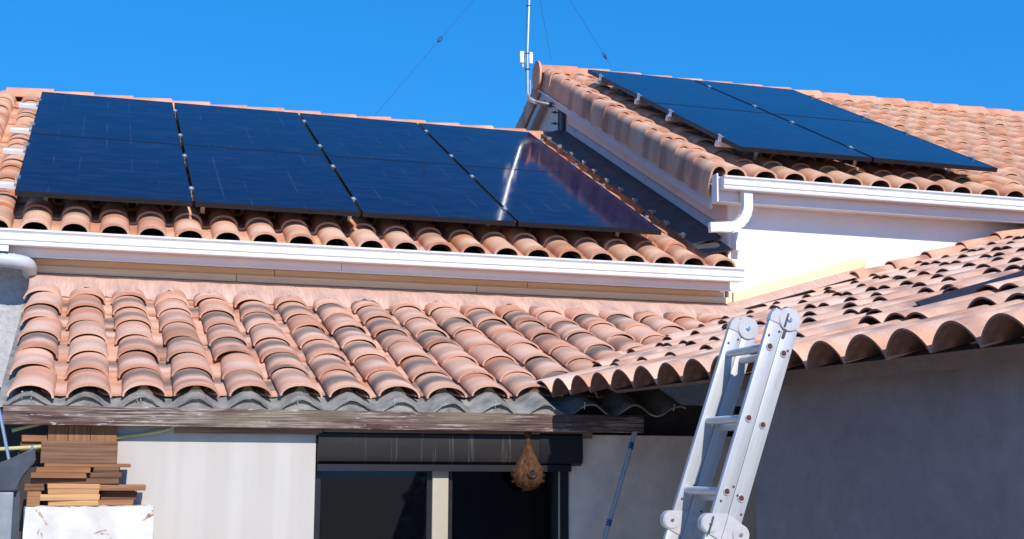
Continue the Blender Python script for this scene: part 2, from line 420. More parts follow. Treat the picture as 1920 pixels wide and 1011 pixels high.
class Frame:
    """a roof plane: x along the eave, v up the slope, n normal"""
    def __init__(s, O, X, slope):
        s.O = Vector(O); s.X = Vector(X).normalized()
        h = Vector((0, 0, 1)).cross(s.X)
        s.V = (h*math.cos(slope)+Vector((0, 0, 1))*math.sin(slope)).normalized()
        s.N = s.X.cross(s.V).normalized()
    def at(s, x, v, n=0.0): return s.O+s.X*x+s.V*v+s.N*n
    def M(s, x, v, n=0.0, tilt=0.0, rot=0.0, roll=0.0):
        R = Matrix((s.X, s.V, s.N)).transposed().to_4x4()
        L = Matrix.Rotation(rot, 4, 'Z') @ Matrix.Rotation(-tilt, 4, 'X') @ Matrix.Rotation(roll, 4, 'Y')
        return Matrix.Translation(s.at(x, v, n)) @ R @ L

# ------------------------------------------------------------------ tile meshes
def shell(lo, hi, L, th, v0=0.0, mid=None):
    """thick open shell between profile lo at v0 and hi at v0+L; profiles = [(x,z)...]"""
    bm = bmesh.new(); secs = [lo]+([mid] if mid else [])+[hi]
    vs_ = [v0+L*i/(len(secs)-1) for i in range(len(secs))]
    n = len(lo); T, U = [], []
    for P, vy in zip(secs, vs_):
        tv, uv = [], []
        for i in range(n):
            a = P[max(i-1, 0)]; c = P[min(i+1, n-1)]
            dx, dz = c[0]-a[0], c[1]-a[1]; l = math.hypot(dx, dz) or 1
            nx, nz = -dz/l, dx/l
            tv.append(bm.verts.new((P[i][0], vy, P[i][1])))
            uv.append(bm.verts.new((P[i][0]-nx*th, vy, P[i][1]-nz*th)))
        T.append(tv); U.append(uv)
    for k in range(len(secs)-1):
        for i in range(n-1):
            bm.faces.new((T[k][i], T[k][i+1], T[k+1][i+1], T[k+1][i]))
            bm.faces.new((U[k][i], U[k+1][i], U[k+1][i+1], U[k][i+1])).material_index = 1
        bm.faces.new((T[k][0], T[k+1][0], U[k+1][0], U[k][0]))
        bm.faces.new((T[k][-1], U[k][-1], U[k+1][-1], T[k+1][-1]))
    for k in (0, -1):
        for i in range(n-1):
            bm.faces.new((T[k][i], U[k][i], U[k][i+1], T[k][i+1]))
    return bm
def cover_prof(rx, h, n=12, base=0.0, ex=1.0):
    P = []
    for i in range(n+1):
        t = math.pi*(1-i/n)
        P.append((rx*math.cos(t), base+h*abs(math.sin(t))**ex))
    return P
def wave_prof(rx, h, n=16, ex=0.72):
    return [(-rx+2*rx*i/n, h*max(0.0, math.cos(math.pi*(-1+2*i/n)/2))**ex) for i in range(n+1)]
def roman_prof(w, k=1.0, n=12):
    r = w*0.385*k
    P = [(-w*0.66, 0.016), (-w*0.64, 0.006), (-w*0.59, 0.0), (-w*0.50, -0.002), (-w*0.44, 0.0)]
    for i in range(n+1):
        t = math.pi*(1-i/n)
        P.append((r*math.cos(t)*1.0, 0.006+0.076*k*math.sin(t)**0.9))
    P.append((r*1.04, -0.006))
    return P
def tile_mesh_roman(w, L, var=0):
    lo = roman_prof(w, 1.03); hi = roman_prof(w, 0.97)
    return tomesh(shell(lo, hi, L, 0.016), 'roman_tile_mesh', 50)
def tile_mesh_cover(rl, hl, rh, hh, L, th=0.015, n=14, ex=1.0):
    lo = cover_prof(rl, hl, n, 0, ex); hi = cover_prof(rh, hh, n, 0, ex)
    return tomesh(shell(lo, hi, L, th), 'cover_tile_mesh', 50)
def tile_mesh_pan(rl, dl, L, n=8, th=0.013, k=0.9):
    lo = [(x, dl-z) for x, z in cover_prof(rl, dl, n)]; hi = [(x*k, z+0.002) for x, z in lo]
    return tomesh(shell(lo, hi, L, th), 'pan_tile_mesh', 50)

def join_copies(name, entries, mat, parent):
    """many tiles out of view joined into one mesh: entries = [(mesh, matrix)]"""
    verts, faces, rn = [], [], []
    for me, M in entries:
        o = len(verts); r = random.random()
        for v in me.vertices: verts.append(M @ v.co); rn.append(r)
        for p in me.polygons: faces.append([o+i for i in p.vertices])
    if not verts: return None
    me = bpy.data.meshes.new(name); me.from_pydata(verts, [], faces)
    a = me.attributes.new('rnd', 'FLOAT', 'POINT'); a.data.foreach_set('value', rn)
    smooth(me, 50)
    o = obj(name, me, mat, parent); o['kind'] = 'stuff'
    return o

# ================================================================== SETTING
GZ = -1.95
bm = bmesh.new()
vs = [bm.verts.new((x, y, GZ)) for x, y in ((-400, -400), (400, -400), (400, 400), (-400, 400))]
bm.faces.new(vs)
tag(obj('ground', tomesh(bm, 'ground', sm=False), 'concrete_ground'), kind='structure')

# ================================================================== A: main house with the left array
SA = D2R(25.61)
FA = Frame((0, 9.0896, 1.482), (1, 0, 0), SA)
LA = 4.45                        # eave to ridge along the slope
A0, A1 = -0.99, 4.64
AWY = 9.24
house = thing('main_house', 'white house wing with terracotta tile roof and long white gutter behind the lean-to', 'house', (2, 11, GZ))
# wall shell
bm = bmesh.new()
yb = 17.1
rz = FA.at(0, LA).z-0.08; ry = FA.at(0, LA).y
poly = [(AWY, GZ), (AWY, 1.40), (ry, rz-0.12), (yb, 1.40), (yb, GZ)]
prism(bm, poly, -0.85, 4.62, lambda a, p: (a, p[0], p[1]))
obj('wall', tomesh(bm, 'wall', sm=False), 'roughcast', house)
# roof deck (front and back)
def deck(name, F, x0, x1, v0, v1, n0, n1, mat, parent):
    bm = bmesh.new()
    A = [F.at(x, v, n) for n in (n0, n1) for v in (v0, v1) for x in (x0, x1)]
    vs = [bm.verts.new(p) for p in A]
    for f in [(0, 2, 3, 1), (4, 5, 7, 6), (0, 1, 5, 4), (2, 6, 7, 3), (0, 4, 6, 2), (1, 3, 7, 5)]:
        bm.faces.new([vs[i] for i in f])
    return obj(name, tomesh(bm, name, sm=False), mat, parent)
roofA = deck('roof', FA, A0+0.05, A1-0.02, 0.02, LA-0.02, -0.09, -0.022, 'deck_wood', house)
FAb = Frame((0, 2*ry-FA.O.y, FA.O.z), (-1, 0, 0), SA)
deck('back_roof', FAb, -A1, -A0, 0.0, LA, -0.09, 0.05, 'tile_ab', house)

PITA = 0.245; EXA = 0.372; TL = 0.44
meA = tile_mesh_roman(PITA, TL)
PA_X0, PA_V0, PA_W, PA_G, PA_H = -0.513, 0.2296, 1.134, 0.020, 1.7785
def roof_tiles(F, me, cols, exp, L, parent, mat, hidden, mgn=70, jit=1.0):
    rest = []; cnt = 0
    rows = int(math.ceil((L-0.10)/exp))
    for ci, x in enumerate(cols):
        for r in range(rows):
            v = r*exp-0.015 + random.uniform(-0.006, 0.006)*jit
            M = F.M(x+random.uniform(-0.004, 0.004)*jit, v, 0.026+random.uniform(-0.002, 0.003), D2R(2.9)+random.uniform(-.006, .006), random.uniform(-0.012, 0.012)*jit, random.uniform(-.012, .012))
            P = F.at(x, v+0.18, 0.05)
            if inframe(P, mgn) and not hidden(x, v):
                if mat and not me.materials: me.materials.append(MATS[mat])
                obj('roof_tile', me, mat, parent, M); cnt += 1
            else: rest.append((me, M))
    if rest: join_copies('roof_tile_field', rest, mat, parent)
    return cnt
colsA = [-0.37+PITA*i for i in range(-2, 21)]
def hidA(x, v): return PA_X0+0.30 < x < PA_X0+4*1.154-0.12 and PA_V0+0.25 < v < PA_V0+3.35
print('A tiles', roof_tiles(FA, meA, colsA, EXA, LA, roofA, 'tile_ab', hidA))
# ridge tiles
def ridge_run(parent, P0, P1, step, r, h, L, mat, n=12):
    me = tile_mesh_cover(r*1.06, h*1.04, r*0.94, h*0.96, L, 0.018, 12)
    me.materials.append(MATS[mat])
    P0, P1 = Vector(P0), Vector(P1); d = (P1-P0); n = int(d.length/step); d.normalize()
    z = Vector((0, 0, 1)); x = d.cross(z).normalized(); z = x.cross(d)
    for i in range(n):
        R = Matrix((x, d, z)).transposed().to_4x4()
        M = Matrix.Translation(P0+d*(i*step)+z*random.uniform(-.003, .004)) @ R @ Matrix.Rotation(-0.03+random.uniform(-.01, .01), 4, 'X') @ Matrix.Rotation(random.uniform(-.012, .012), 4, 'Z')
        obj('ridge_tile', me, mat, parent, M)
rp = FA.at(0, LA, 0.03)
ridge_run(roofA, (A1-0.03, rp.y, rp.z-0.01), (A0, rp.y, rp.z-0.01), 0.36, 0.125, 0.115, 0.42, 'tile_ridge')
# mortar at right ridge end
bm = bmesh.new(); bmesh.ops.create_icosphere(bm, subdivisions=3, radius=0.12)
for v in bm.verts: v.co += Vector((random.uniform(-.012, .012) for _ in range(3))); v.co.x *= 0.5; v.co.z *= 0.7
obj('mortar_end', tomesh(bm), 'lead', roofA, Matrix.Translation((A1-0.02, rp.y-0.02, rp.z+0.02)))

# gutter profile (box gutter with beads), swept along X
def gutter(name, parent, x0, x1, yf, zt, zb, mat='pvc_white'):
    h = zt-zb
    outer = [(yf+0.115, zt), (yf+0.115, zb+0.004), (yf+0.022, zb), (yf+0.016, zb-0.004), (yf+0.006, zb-0.002), (yf+0.002, zb+0.010), (yf+0.010, zb+0.020),
             (yf+0.017, zb+0.027), (yf+0.003, zb+0.033), (yf+0.000, zt-0.034), (yf+0.003, zt-0.030), (yf+0.014, zt-0.026), (yf+0.003, zt-0.019), (yf-0.006, zt-0.012),
             (yf-0.008, zt-0.004), (yf-0.002, zt+0.001), (yf+0.008, zt), (yf+0.012, zt-0.008)]
    inner = [(yf+0.016, zt-0.03), (yf+0.022, zb+0.012), (yf+0.10, zb+0.012), (yf+0.107, zt)]
    bm = bmesh.new(); prism(bm, outer+inner, x0, x1, lambda a, p: (a, p[0], p[1]))
    bm2 = bm
    g = obj(name, tomesh(bm2, name, 30), mat, parent)
    # end stops
    for xe in (x0-0.004, x1):
        bm = bmesh.new(); prism(bm, outer[:16], xe, xe+0.004, lambda a, p: (a, p[0], p[1]+0.0))
        obj('end_cap', tomesh(bm, 'cap', sm=False), mat, g)
    return g
gA = gutter('gutter', house, -1.05, 4.615, 8.905, 1.487, 1.388)
boxo('fascia', 'pvc_fascia', house, -0.95, 1.62, 9.03, 9.055, 1.338, 1.50)
boxo('fascia', 'pvc_fascia', house, 1.623, 4.56, 9.03, 9.055, 1.338, 1.50)
boxo('soffit', 'pvc_fascia', house, -0.95, 4.57, 9.056, AWY-0.002, 1.352, 1.364)
boxo('fascia_lip', 'pvc_white', house, -0.42, 4.57, 9.022, 9.056, 1.330, 1.3375)
for (a, bb) in ((-0.36, 1.19), (1.194, 3.02), (3.024, 4.60)):
    boxo('batten', 'batten', house, a, bb, AWY-0.028, AWY-0.001, 1.304, 1.350, 0.003)
for (a, bb) in ((-0.40, 0.93), (0.934, 2.63), (2.634, 4.63)):
    boxo('batten', 'batten', house, a, bb, AWY-0.05, AWY-0.001, 1.254, 1.3015, 0.004)

# grey round downpipe elbow at the left end
bm = bmesh.new()
tube(bm, [(-0.95, 8.97, 1.325), (-0.60, 8.97, 1.300), (-0.50, 8.97, 1.292), (-0.45, 8.975, 1.288), (-0.415, 8.99, 1.283), (-0.395, 9.02, 1.273), (-0.39, 9.06, 1.262), (-0.39, 9.13, 1.245)], 0.046, 18)
dp = obj('downpipe', tomesh(bm, 'dp', 60), 'pipe_grey', house)
for xx, zz in ((-0.545, 1.2955), (-0.485, 1.291)):
    bm = bmesh.new(); tube(bm, [(xx-0.006, 8.97, zz+.0005), (xx+0.006, 8.97, zz-.0005)], 0.0485, 18)
    obj('pipe_collar', tomesh(bm, 'c', 40), 'pipe_grey', dp)
# gutter outlet block
boxo('gutter_outlet', 'pvc_white', house, -0.66, -0.515, 8.92, 9.02, 1.345, 1.386)

# ================================================================== B: tall house with the right array
SB = D2R(25.41)
BN = Vector((0, -math.sin(SB), math.cos(SB)))
FB = Frame((0, 9.015+0.08*math.sin(SB), 2.251-0.08*math.cos(SB)), (1, 0, 0), SB)
LB = 4.68
BX0, BX1 = 4.64, 12.2
BWY = 9.20
tall = thing('tall_house', 'taller white house block with tiled gable roof, on the right behind the tiled side wing', 'house', (8, 11, GZ))
ryB = FB.at(0, LB).y; rzB = FB.at(0, LB).z
bm = bmesh.new()
poly = [(BWY, GZ), (BWY, 2.12), (ryB, rzB-0.10), (2*ryB-BWY, 2.12), (2*ryB-BWY, GZ)]
prism(bm, poly, BX0+0.004, BX1, lambda a, p: (a, p[0], p[1]))
obj('wall', tomesh(bm, 'wallB', sm=False), 'wall_white', tall)
bm = bmesh.new()
poly = [(BWY+0.004, GZ), (BWY+0.004, 2.12), (ryB, rzB-0.11), (2*ryB-BWY, 2.12), (2*ryB-BWY, GZ)]
prism(bm, poly, BX0-0.004, BX0+0.02, lambda a, p: (a, p[0], p[1]))
obj('gable_wall', tomesh(bm, 'wallBg', sm=False), 'wall_gable', tall)
roofB = deck('roof', FB, 4.50, BX1+0.1, 0.02, LB-0.02, -0.09, -0.022, 'deck_wood', tall)
FBb = Frame((0, 2*ryB-FB.O.y, FB.O.z), (-1, 0, 0), SB)
deck('back_roof', FBb, -BX1-0.1, -4.56, 0.0, LB, -0.09, 0.04, 'tile_ab', tall)
PITB = 0.2525
meB = tile_mesh_roman(PITB, TL)
PB_X0, PB_V0, PB_W, PB_G, PB_H = 4.718, 0.0, 1.1624, 0.0205, 1.8228
pB = Vector((4.718, 9.117, 2.470)); PB_V0 = (pB-FB.O).dot(FB.V); PB_N = (pB-FB.O).dot(FB.N)
pA = Vector((-0.513, 9.197, 1.788)); PA_V0 = (pA-FA.O).dot(FA.V); PA_N = (pA-FA.O).dot(FA.N)
print('panel offsets', PA_V0, PA_N, PB_V0, PB_N)
colsB = [4.617+PITB*i for i in range(0, 30)]
def hidB(x, v): return PB_X0+0.40 < x < PB_X0+2*PB_W-0.15 and PB_V0+0.25 < v < PB_V0+3.4
meB0 = tile_mesh_cover(0.100, 0.084, 0.095, 0.080, TL, 0.016, 14)
roof_tiles(FB, meB0, colsB[:1], 0.375, LB, roofB, 'tile_ab', lambda x, v: False)
print('B tiles', roof_tiles(FB, meB, colsB[1:], 0.375, LB, roofB, 'tile_ab', hidB))
# verge (rake) tiles: half-round laid along the gable edge with a hanging skirt
def verge_prof(k):
    P = [(-0.064*k, -0.155), (-0.069*k, -0.06), (-0.067*k, -0.005)]
    for i in range(11):
        t = math.pi*(1-i/10)
        P.append((0.066*k*math.cos(t), 0.020+0.070*k*math.sin(t)))
    P.append((0.064*k, -0.02))
    return P
meV = tomesh(shell(verge_prof(1.05), verge_prof(0.97), 0.36, 0.016), 'verge_tile_mesh', 50)
meV.materials.append(MATS['tile_verge'])
nv = 13
for i in range(nv):
    M = FB.M(4.475+0.085*i/nv+random.uniform(-.004, .004), -0.02+i*(LB/nv), 0.028, D2R(3.2), random.uniform(-.012, .012), random.uniform(-.02, .02))
    obj('verge_tile', meV, 'tile_verge', roofB, M)
for i in range(6):
    M = FBb.M(-4.56, LB-(i+1)*0.31, 0.028, D2R(3.2), random.uniform(-.012, .012), 0) @ Matrix.Scale(-1, 4, (1, 0, 0))
    obj('verge_tile', meV, 'tile_verge', roofB, M)
# ridge of B
rb = FB.at(0, LB, 0.03)
ridge_run(roofB, (11.92, rb.y, rb.z-0.01), (4.455, rb.y, rb.z-0.01), 0.37, 0.13, 0.12, 0.43, 'tile_ridge')
# round end cap of the ridge
bm = bmesh.new()
ring = [(rb.y+0.135*math.cos(t), rb.z-0.02+0.155*math.sin(t)) for t in [2*math.pi*i/28 for i in range(28)]]
prism(bm, ring, 4.44, 4.462, lambda a, p: (a, p[0], p[1]))
obj('ridge_end_disc', tomesh(bm, 'disc', 40), 'tile_ridge', roofB)
# rake boards (front and back slopes)
def rake(F, x0, x1, v0, v1, n0, n1, name, mat, parent):
    return deck(name, F, x0, x1, v0, v1, n0, n1, mat, parent)
bm = bmesh.new()
vs = [bm.verts.new(FB.at(x+dx, v, n)) for n in (-0.225, -0.045) for (x, v) in ((4.448, -0.02), (4.528, LB)) for dx in (0, 0.023)]
for f in [(0, 2, 3, 1), (4, 5, 7, 6), (0, 1, 5, 4), (2, 6, 7, 3), (0, 4, 6, 2), (1, 3, 7, 5)]: bm.faces.new([vs[i] for i in f])
obj('rake_board', tomesh(bm, 'rake', sm=False), 'rake_board', tall)
rake(FBb, -4.548, -4.525, 0.0, LB-0.005, -0.225, -0.045, 'rake_board', 'rake_board', tall)
rake(FB, 4.47, BX0-0.005, 0.03, LB-0.05, -0.150, -0.138, 'rake_soffit', 'wall_gable', tall)
rake(FBb, -BX0+0.005, -4.5485, 0.03, LB-0.05, -0.150, -0.138, 'rake_soffit', 'wall_gable', tall)
# eave of B
gB = gutter('gutter', tall, 4.455, 12.3, 8.872, 2.175, 2.078)
boxo('fascia', 'pvc_fascia', tall, 4.44, 12.2, 8.992, 9.014, 2.006, 2.19)
boxo('fascia_lip', 'pvc_white', tall, 4.44, 12.2, 8.984, 9.016, 1.998, 2.0055)
boxo('soffit', 'pvc_fascia', tall, 4.475, 12.2, 9.0165, BWY-0.001, 2.02, 2.03)
boxo('gutter_stop_plate', 'pvc_white', tall, 4.418, 4.430, 8.93, 9.02, 1.985, 2.20)
# white downspout elbow, ribbed
path = [Vector((4.665, 8.935, 2.085)), Vector((4.665, 8.935, 1.965))]
c0 = Vector((4.535, 8.935, 1.965))
for i in range(1, 14):
    t = (math.pi/2)*i/13*1.0
    path.append(c0+Vector((0.13*math.cos(t), 0.004*i, -0.160*math.sin(t))))
path += [Vector((4.47, 8.99, 1.802)), Vector((4.385, 9.0, 1.797))]
rr = [1, 1]+[1.0+0.10*(i % 2) for i in range(1, 14)]+[1, 1]
bm = bmesh.new(); tube(bm, path, rr, rect=(0.036, 0.030))
obj('downspout', tomesh(bm, 'ds', 22), 'pvc_white', tall)
boxo('downspout_bracket', 'pvc_white', tall, 4.665, 4.72, 9.12, 9.199, 1.66, 1.80)
# flashing on the gable wall above roof A
def bandA(name, x0, x1, v0, v1, n0, n1, mat, wob=0.0, nseg=40):
    bm = bmesh.new(); rows = []
    for i in range(nseg+1):
        v = v0+(v1-v0)*i/nseg
        rows.append([bm.verts.new(FA.at(x0+random.uniform(-wob, wob), v, n0+random.uniform(-wob, wob)*0.6)),
                     bm.verts.new(FA.at((x0+x1)/2+random.uniform(-wob, wob)*.5, v, n0*0.6+n1*0.4+random.uniform(-wob, wob)*0.5)),
                     bm.verts.new(FA.at(x1, v, n1)), bm.verts.new(FA.at(x1, v, n1-0.02)), bm.verts.new(FA.at(x0, v, n0-0.012))])
    for i in range(nseg):
        for j in range(5):
            bm.faces.new((rows[i][j], rows[i][(j+1) % 5], rows[i+1][(j+1) % 5], rows[i+1][j]))
    bm.faces.new(rows[0][::-1]); bm.faces.new(rows[-1])
    return obj(name, tomesh(bm, name, 30), mat, house)
bandA('lead_flashing', 4.40, BX0-0.006, 0.33, 4.36, 0.112, 0.20, 'lead', 0.006)
bandA('lead_flashing_end', 4.41, BX0-0.006, 0.12, 0.34, 0.108, 0.15, 'lead', 0.016, 8)
bm = bmesh.new()
prism(bm, [(0.198, BX0-0.005), (0.198, BX0-0.030), (0.206, BX0-0.033), (0.245, BX0-0.014), (0.262, BX0-0.018), (0.268, BX0-0.005)], 0.30, 4.20, lambda a, p: FA.at(p[1], a, p[0]))
obj('flashing_profile', tomesh(bm, 'fp', 20), 'zinc_strip', house)
for v in (1.95, 3.95):
    bm = bmesh.new(); prism(bm, [(0.196, BX0-0.004), (0.196, BX0-0.035), (0.272, BX0-0.021), (0.272, BX0-0.004)], v, v+0.012, lambda a, p: FA.at(p[1], a, p[0]))
    obj('profile_joint', tomesh(bm, 'fj', 20), 'zinc_strip', house)
# little metal clips along the edge of the flashing
bm = bmesh.new(); box(bm, -0.02, 0.02, -0.022, 0.022, 0, 0.005); box(bm, -0.02, 0.02, -0.026, -0.022, -0.02, 0.008)
mc = tomesh(bm, 'clip', sm=False); mc.materials.append(MATS['clip'])
for i in range(11):
    obj('flashing_clip', mc, 'clip', house, FA.M(4.405+random.uniform(-.012, .012), 0.52+i*0.355+random.uniform(-.02, .02), 0.135, random.uniform(-.3, .05), random.uniform(-.3, .3), random.uniform(-.25, .1)))

# ================================================================== solar arrays
def panel(F, x, v, nrm, W, H, label):
    """framed module; local x across, y up the slope, top of the glass at z=0"""
    loc = F.at(x, v, nrm)
    root = thing('solar_panel', label, 'solar panel', (0, 0, 0), 'black solar panels on the roofs')
    M = F.M(x, v, nrm)
    root.matrix_world = M
    fw, th = 0.008, 0.035
    def part(name, me, mat):
        o = bpy.data.objects.new(name, me); col.objects.link(o)
        if not me.materials: me.materials.append(MATS[mat])
        o.parent = root; return o
    bm = bmesh.new()
    for (a, b2, c2, d) in ((0, W, 0, fw), (0, W, H-fw, H), (0, fw, fw, H-fw), (W-fw, W, fw, H-fw)):
        box(bm, a, b2, c2, d, -th, 0.0015)
    part('frame', tomesh(bm, 'frame', sm=False), 'frame_black')
    bm = bmesh.new(); box(bm, fw, W-fw, fw, H-fw, -0.006, 0.0)
    part('glass', tomesh(bm, 'glass', sm=False), 'solar_glass')
    bm = bmesh.new(); box(bm, fw, W-fw, fw, H-fw, -0.010, -0.0062)
    part('backsheet', tomesh(bm, 'back', sm=False), 'frame_black')
    return root
ordn = ['leftmost', 'second from the left', 'third from the left', 'rightmost']
for i in range(4):
    for r in range(2):
        extra = {0: '', 1: '', 2: '', 3: ', mirroring the pole'}[i]
        panel(FA, PA_X0+i*(PA_W+PA_G), PA_V0+r*(PA_H+PA_G*0.3), PA_N, PA_W, PA_H,
              'black solar panel, %s row on the left roof, %s%s' % (('lower', 'upper')[r], ordn[i], extra))
for i in range(2):
    for r in range(2):
        panel(FB, PB_X0+i*(PB_W+PB_G), PB_V0+r*(PB_H+PB_G*0.5), PB_N, PB_W, PB_H,
              'blue-black solar panel in the %s row of the right roof, %s column' % (('lower', 'upper')[r], ('left', 'right')[i]))
def rails(F, x0, x1, v0, vs, nrm, gaps, roofname, ordl, W, left_white):
    bmc = bmesh.new()
    box(bmc, -0.017, 0.017, -0.03, 0.03, 0.002, 0.008); box(bmc, -0.006, 0.006, -0.03, 0.03, -0.03, 0.002); box(bmc, -0.007, 0.007, -0.007, 0.007, 0.008, 0.016)
    mcl = tomesh(bmc, 'clamp', sm=False); mcl.materials.append(MATS['alu'])
    bme = bmesh.new()
    box(bme, -0.026, -0.004, -0.032, 0.032, -0.040, -0.034); box(bme, -0.010, -0.004, -0.032, 0.032, -0.034, 0.004); box(bme, -0.010, 0.014, -0.032, 0.032, 0.003, 0.008)
    box(bme, -0.022, -0.012, -0.006, 0.006, -0.034, 0.022); box(bme, -0.03, -0.004, -0.008, 0.008, 0.012, 0.018)
    mend = tomesh(bme, 'endclamp', sm=False); mend.materials.append(MATS['alu'])
    bmh = bmesh.new()
    box(bmh, -0.015, 0.015, -0.03, 0.006, -0.016, -0.010); box(bmh, -0.015, 0.015, -0.036, -0.03, -0.016, 0.07)
    mhk = tomesh(bmh, 'hook', sm=False); mhk.materials.append(MATS['alu'])
    for k, v in enumerate(vs):
        rt = thing('mounting_rail', 'aluminium rail under the %s, %s' % (roofname, ordl[k]), 'mounting rail', (0, 0, 0), 'mounting rails under the solar panels')
        M = F.M(0, v0+v, nrm); rt.matrix_world = M
        bm = bmesh.new(); box(bm, x0, x1, -0.021, 0.021, -0.082, -0.038, 0.004); 
        box(bm, x0-0.001, x0+0.10, -0.024, -0.0212, -0.074, -0.046)
        o = obj('rail', tomesh(bm, 'rail', 30), 'alu_white' if left_white else 'alu'); o.parent = rt
        for g in gaps:
            c = bpy.data.objects.new('mid_clamp', mcl); col.objects.link(c); c.parent = rt; c.location = (g, 0, 0)
        for xe, sx in ((x0+(0.17 if left_white else 0.035), 1), (x1-0.03, -1)):
            c = bpy.data.objects.new('end_clamp', mend); col.objects.link(c); c.parent = rt; c.location = (xe, 0, 0); c.scale = (sx, 1, 1)
        nx = 5 if left_white else 3
        for h in range(nx):
            c = bpy.data.objects.new('roof_hook', mhk); col.objects.link(c); c.parent = rt; c.location = (x0+0.35+(x1-x0-0.6)*h/(nx-1), 0, -0.15)
H2A = 2*PA_H+PA_G; H2B = 2*PB_H+PB_G
RV = [0.10, 0.385, 0.595, 0.885]
ordl = ['lowest of the four', 'second lowest of the four', 'second highest of the four', 'highest of the four']
rails(FA, PA_X0-0.17, PA_X0+4*PA_W+3*PA_G+0.03, PA_V0, [t*H2A for t in RV], PA_N, [PA_X0+i*(PA_W+PA_G)-PA_G/2 for i in (1, 2, 3)], 'left roof panels', ordl, PA_W, True)
rails(FB, PB_X0-0.035, PB_X0+2*PB_W+PB_G+0.03, PB_V0, [t*H2B for t in RV], PB_N, [PB_X0+PB_W+PB_G/2], 'right roof panels', ordl, PB_W, False)

# ================================================================== C: lean-to with its tiled roof
SCs = D2R(19.1)
FC = Frame((0, 6.74, 0.293), (1, 0, 0), SCs)      # base of the sheets' crests
def zC(y): return 0.293+(y-6.74)*math.tan(SCs)
EDX, EDY = -0.0853, 0.9964                        # eave direction of D (going away)
SD = D2R(16.2)
def zD(x, y): return 0.376+math.tan(SD)*((x-2.365)*EDY+(y-7.1)*(-EDX))
lean = thing('lean_to', 'low lean-to with curved terracotta tiles over grey corrugated sheets and a window', 'lean-to', (1.2, 7.5, GZ))
PITC = 0.257
# corrugated fibre-cement sheets, wave crests under the cover tiles
CX0 = -0.295
def wave(x): return 0.032*math.cos(2*math.pi*(x-CX0-0.035)/PITC)
def sheet(x0, x1, v0, v1, lift, name='corrugated_sheet'):
    bm = bmesh.new(); nx = max(8, int((x1-x0)/PITC*14)); nv_ = 3
    top, bot = [], []
    for k in range(nv_+1):
        v = v0+(v1-v0)*k/nv_
        T, B = [], []
        for i in range(nx+1):
            x = x0+(x1-x0)*i/nx; z = wave(x)*0.94+0.022+lift+(random.uniform(-.003, .003) if k == 0 else 0)
            T.append(bm.verts.new(FC.at(x, v+(random.uniform(-.006, .006) if k == 0 else 0), z))); B.append(bm.verts.new(FC.at(x, v, z-0.009)))
        top.append(T); bot.append(B)
    for k in range(nv_):
        for i in range(nx):
            bm.faces.new((top[k][i], top[k][i+1], top[k+1][i+1], top[k+1][i]))
            bm.faces.new((bot[k][i], bot[k+1][i], bot[k+1][i+1], bot[k][i+1]))
        bm.faces.new((top[k][0], top[k+1][0], bot[k+1][0], bot[k][0])); bm.faces.new((top[k][-1], bot[k][-1], bot[k+1][-1], top[k+1][-1]))
    for i in range(nx):
        bm.faces.new((top[0][i], bot[0][i], bot[0][i+1], top[0][i+1])); bm.faces.new((top[-1][i], top[-1][i+1], bot[-1][i+1], bot[-1][i]))
    return obj(name, tomesh(bm, name, 50), 'fibre_cement', lean)
sheet(-0.40, 0.62, -0.002, 2.5, 0.0)
sheet(0.56, 1.66, 0.0, 2.5, 0.004)
sheet(1.60, 2.45, -0.003, 2.5, 0.0)
sheet(2.39, 3.12, 0.004, 0.85, 0.004)
meCc = [tile_mesh_cover(0.106+0.003*k, 0.066, 0.096, 0.058, 0.44, 0.010, 14) for k in range(3)]
meCp = tile_mesh_pan(0.080, 0.022, 0.44, 8, 0.010)
for me_ in meCc+[meCp]: me_.materials.append(MATS['tile_c'])
cnt = 0
for i in range(19):
    x = CX0+PITC*i
    ve = 0.018+0.066*(x+0.29)+random.uniform(-0.012, 0.012)
    vt = (9.16-6.74)/math.cos(SCs)
    nr = 7; ex = (vt-ve-0.06)/nr
    ph = random.uniform(-0.02, 0.02)
    for r in range(nr):
        v = ve+r*ex+(ph if r else 0)+random.uniform(-.012, .012)-(random.uniform(.02, .045) if r and random.random() < 0.12 else 0)
        P = FC.at(x, v+0.2)
        if zD(P.x, P.y) > P.z+0.015+0.02: continue
        M = FC.M(x+0.045*(1-v/vt)+random.uniform(-.006, .006), v, 0.032+random.uniform(-.002, .003), D2R(2.0)+random.uniform(-.008, .010), random.uniform(-.035, .035), random.uniform(-.05, .05))
        obj('cover_tile', random.choice(meCc), 'tile_c', lean, M); cnt += 1
    for r in range(nr):
        v = ve+r*ex+0.10+random.uniform(-.015, .015)
        P = FC.at(x+PITC/2, v+0.2)
        if zD(P.x, P.y) > P.z+0.03: continue
        M = FC.M(x+PITC/2+0.045*(1-v/vt)+random.uniform(-.004, .004), v, 0.018+random.uniform(-.002, .003), D2R(2.0), random.uniform(-.02, .02), random.uniform(-.02, .02))
        obj('channel_tile', meCp, 'tile_c', lean, M); cnt += 1
print('C tiles', cnt)
# wooden wedges seen in the mouths of the cover tiles
for i in range(1, 11):
    x = CX0+PITC*i
    ve = 0.018+0.066*(x+0.29)
    if ve < 0.05: continue
    bm = bmesh.new()
    prism(bm, [(-0.045, 0), (0.045, 0), (0.006, 0.045), (-0.010, 0.047)], 0, 0.12, lambda a, p: (p[0], a, p[1]))
    obj('eave_wedge', tomesh(bm, 'wedge', sm=False), 'board_wood', lean, FC.M(x+0.04+random.uniform(-.01, .01), ve+0.03, 0.036))
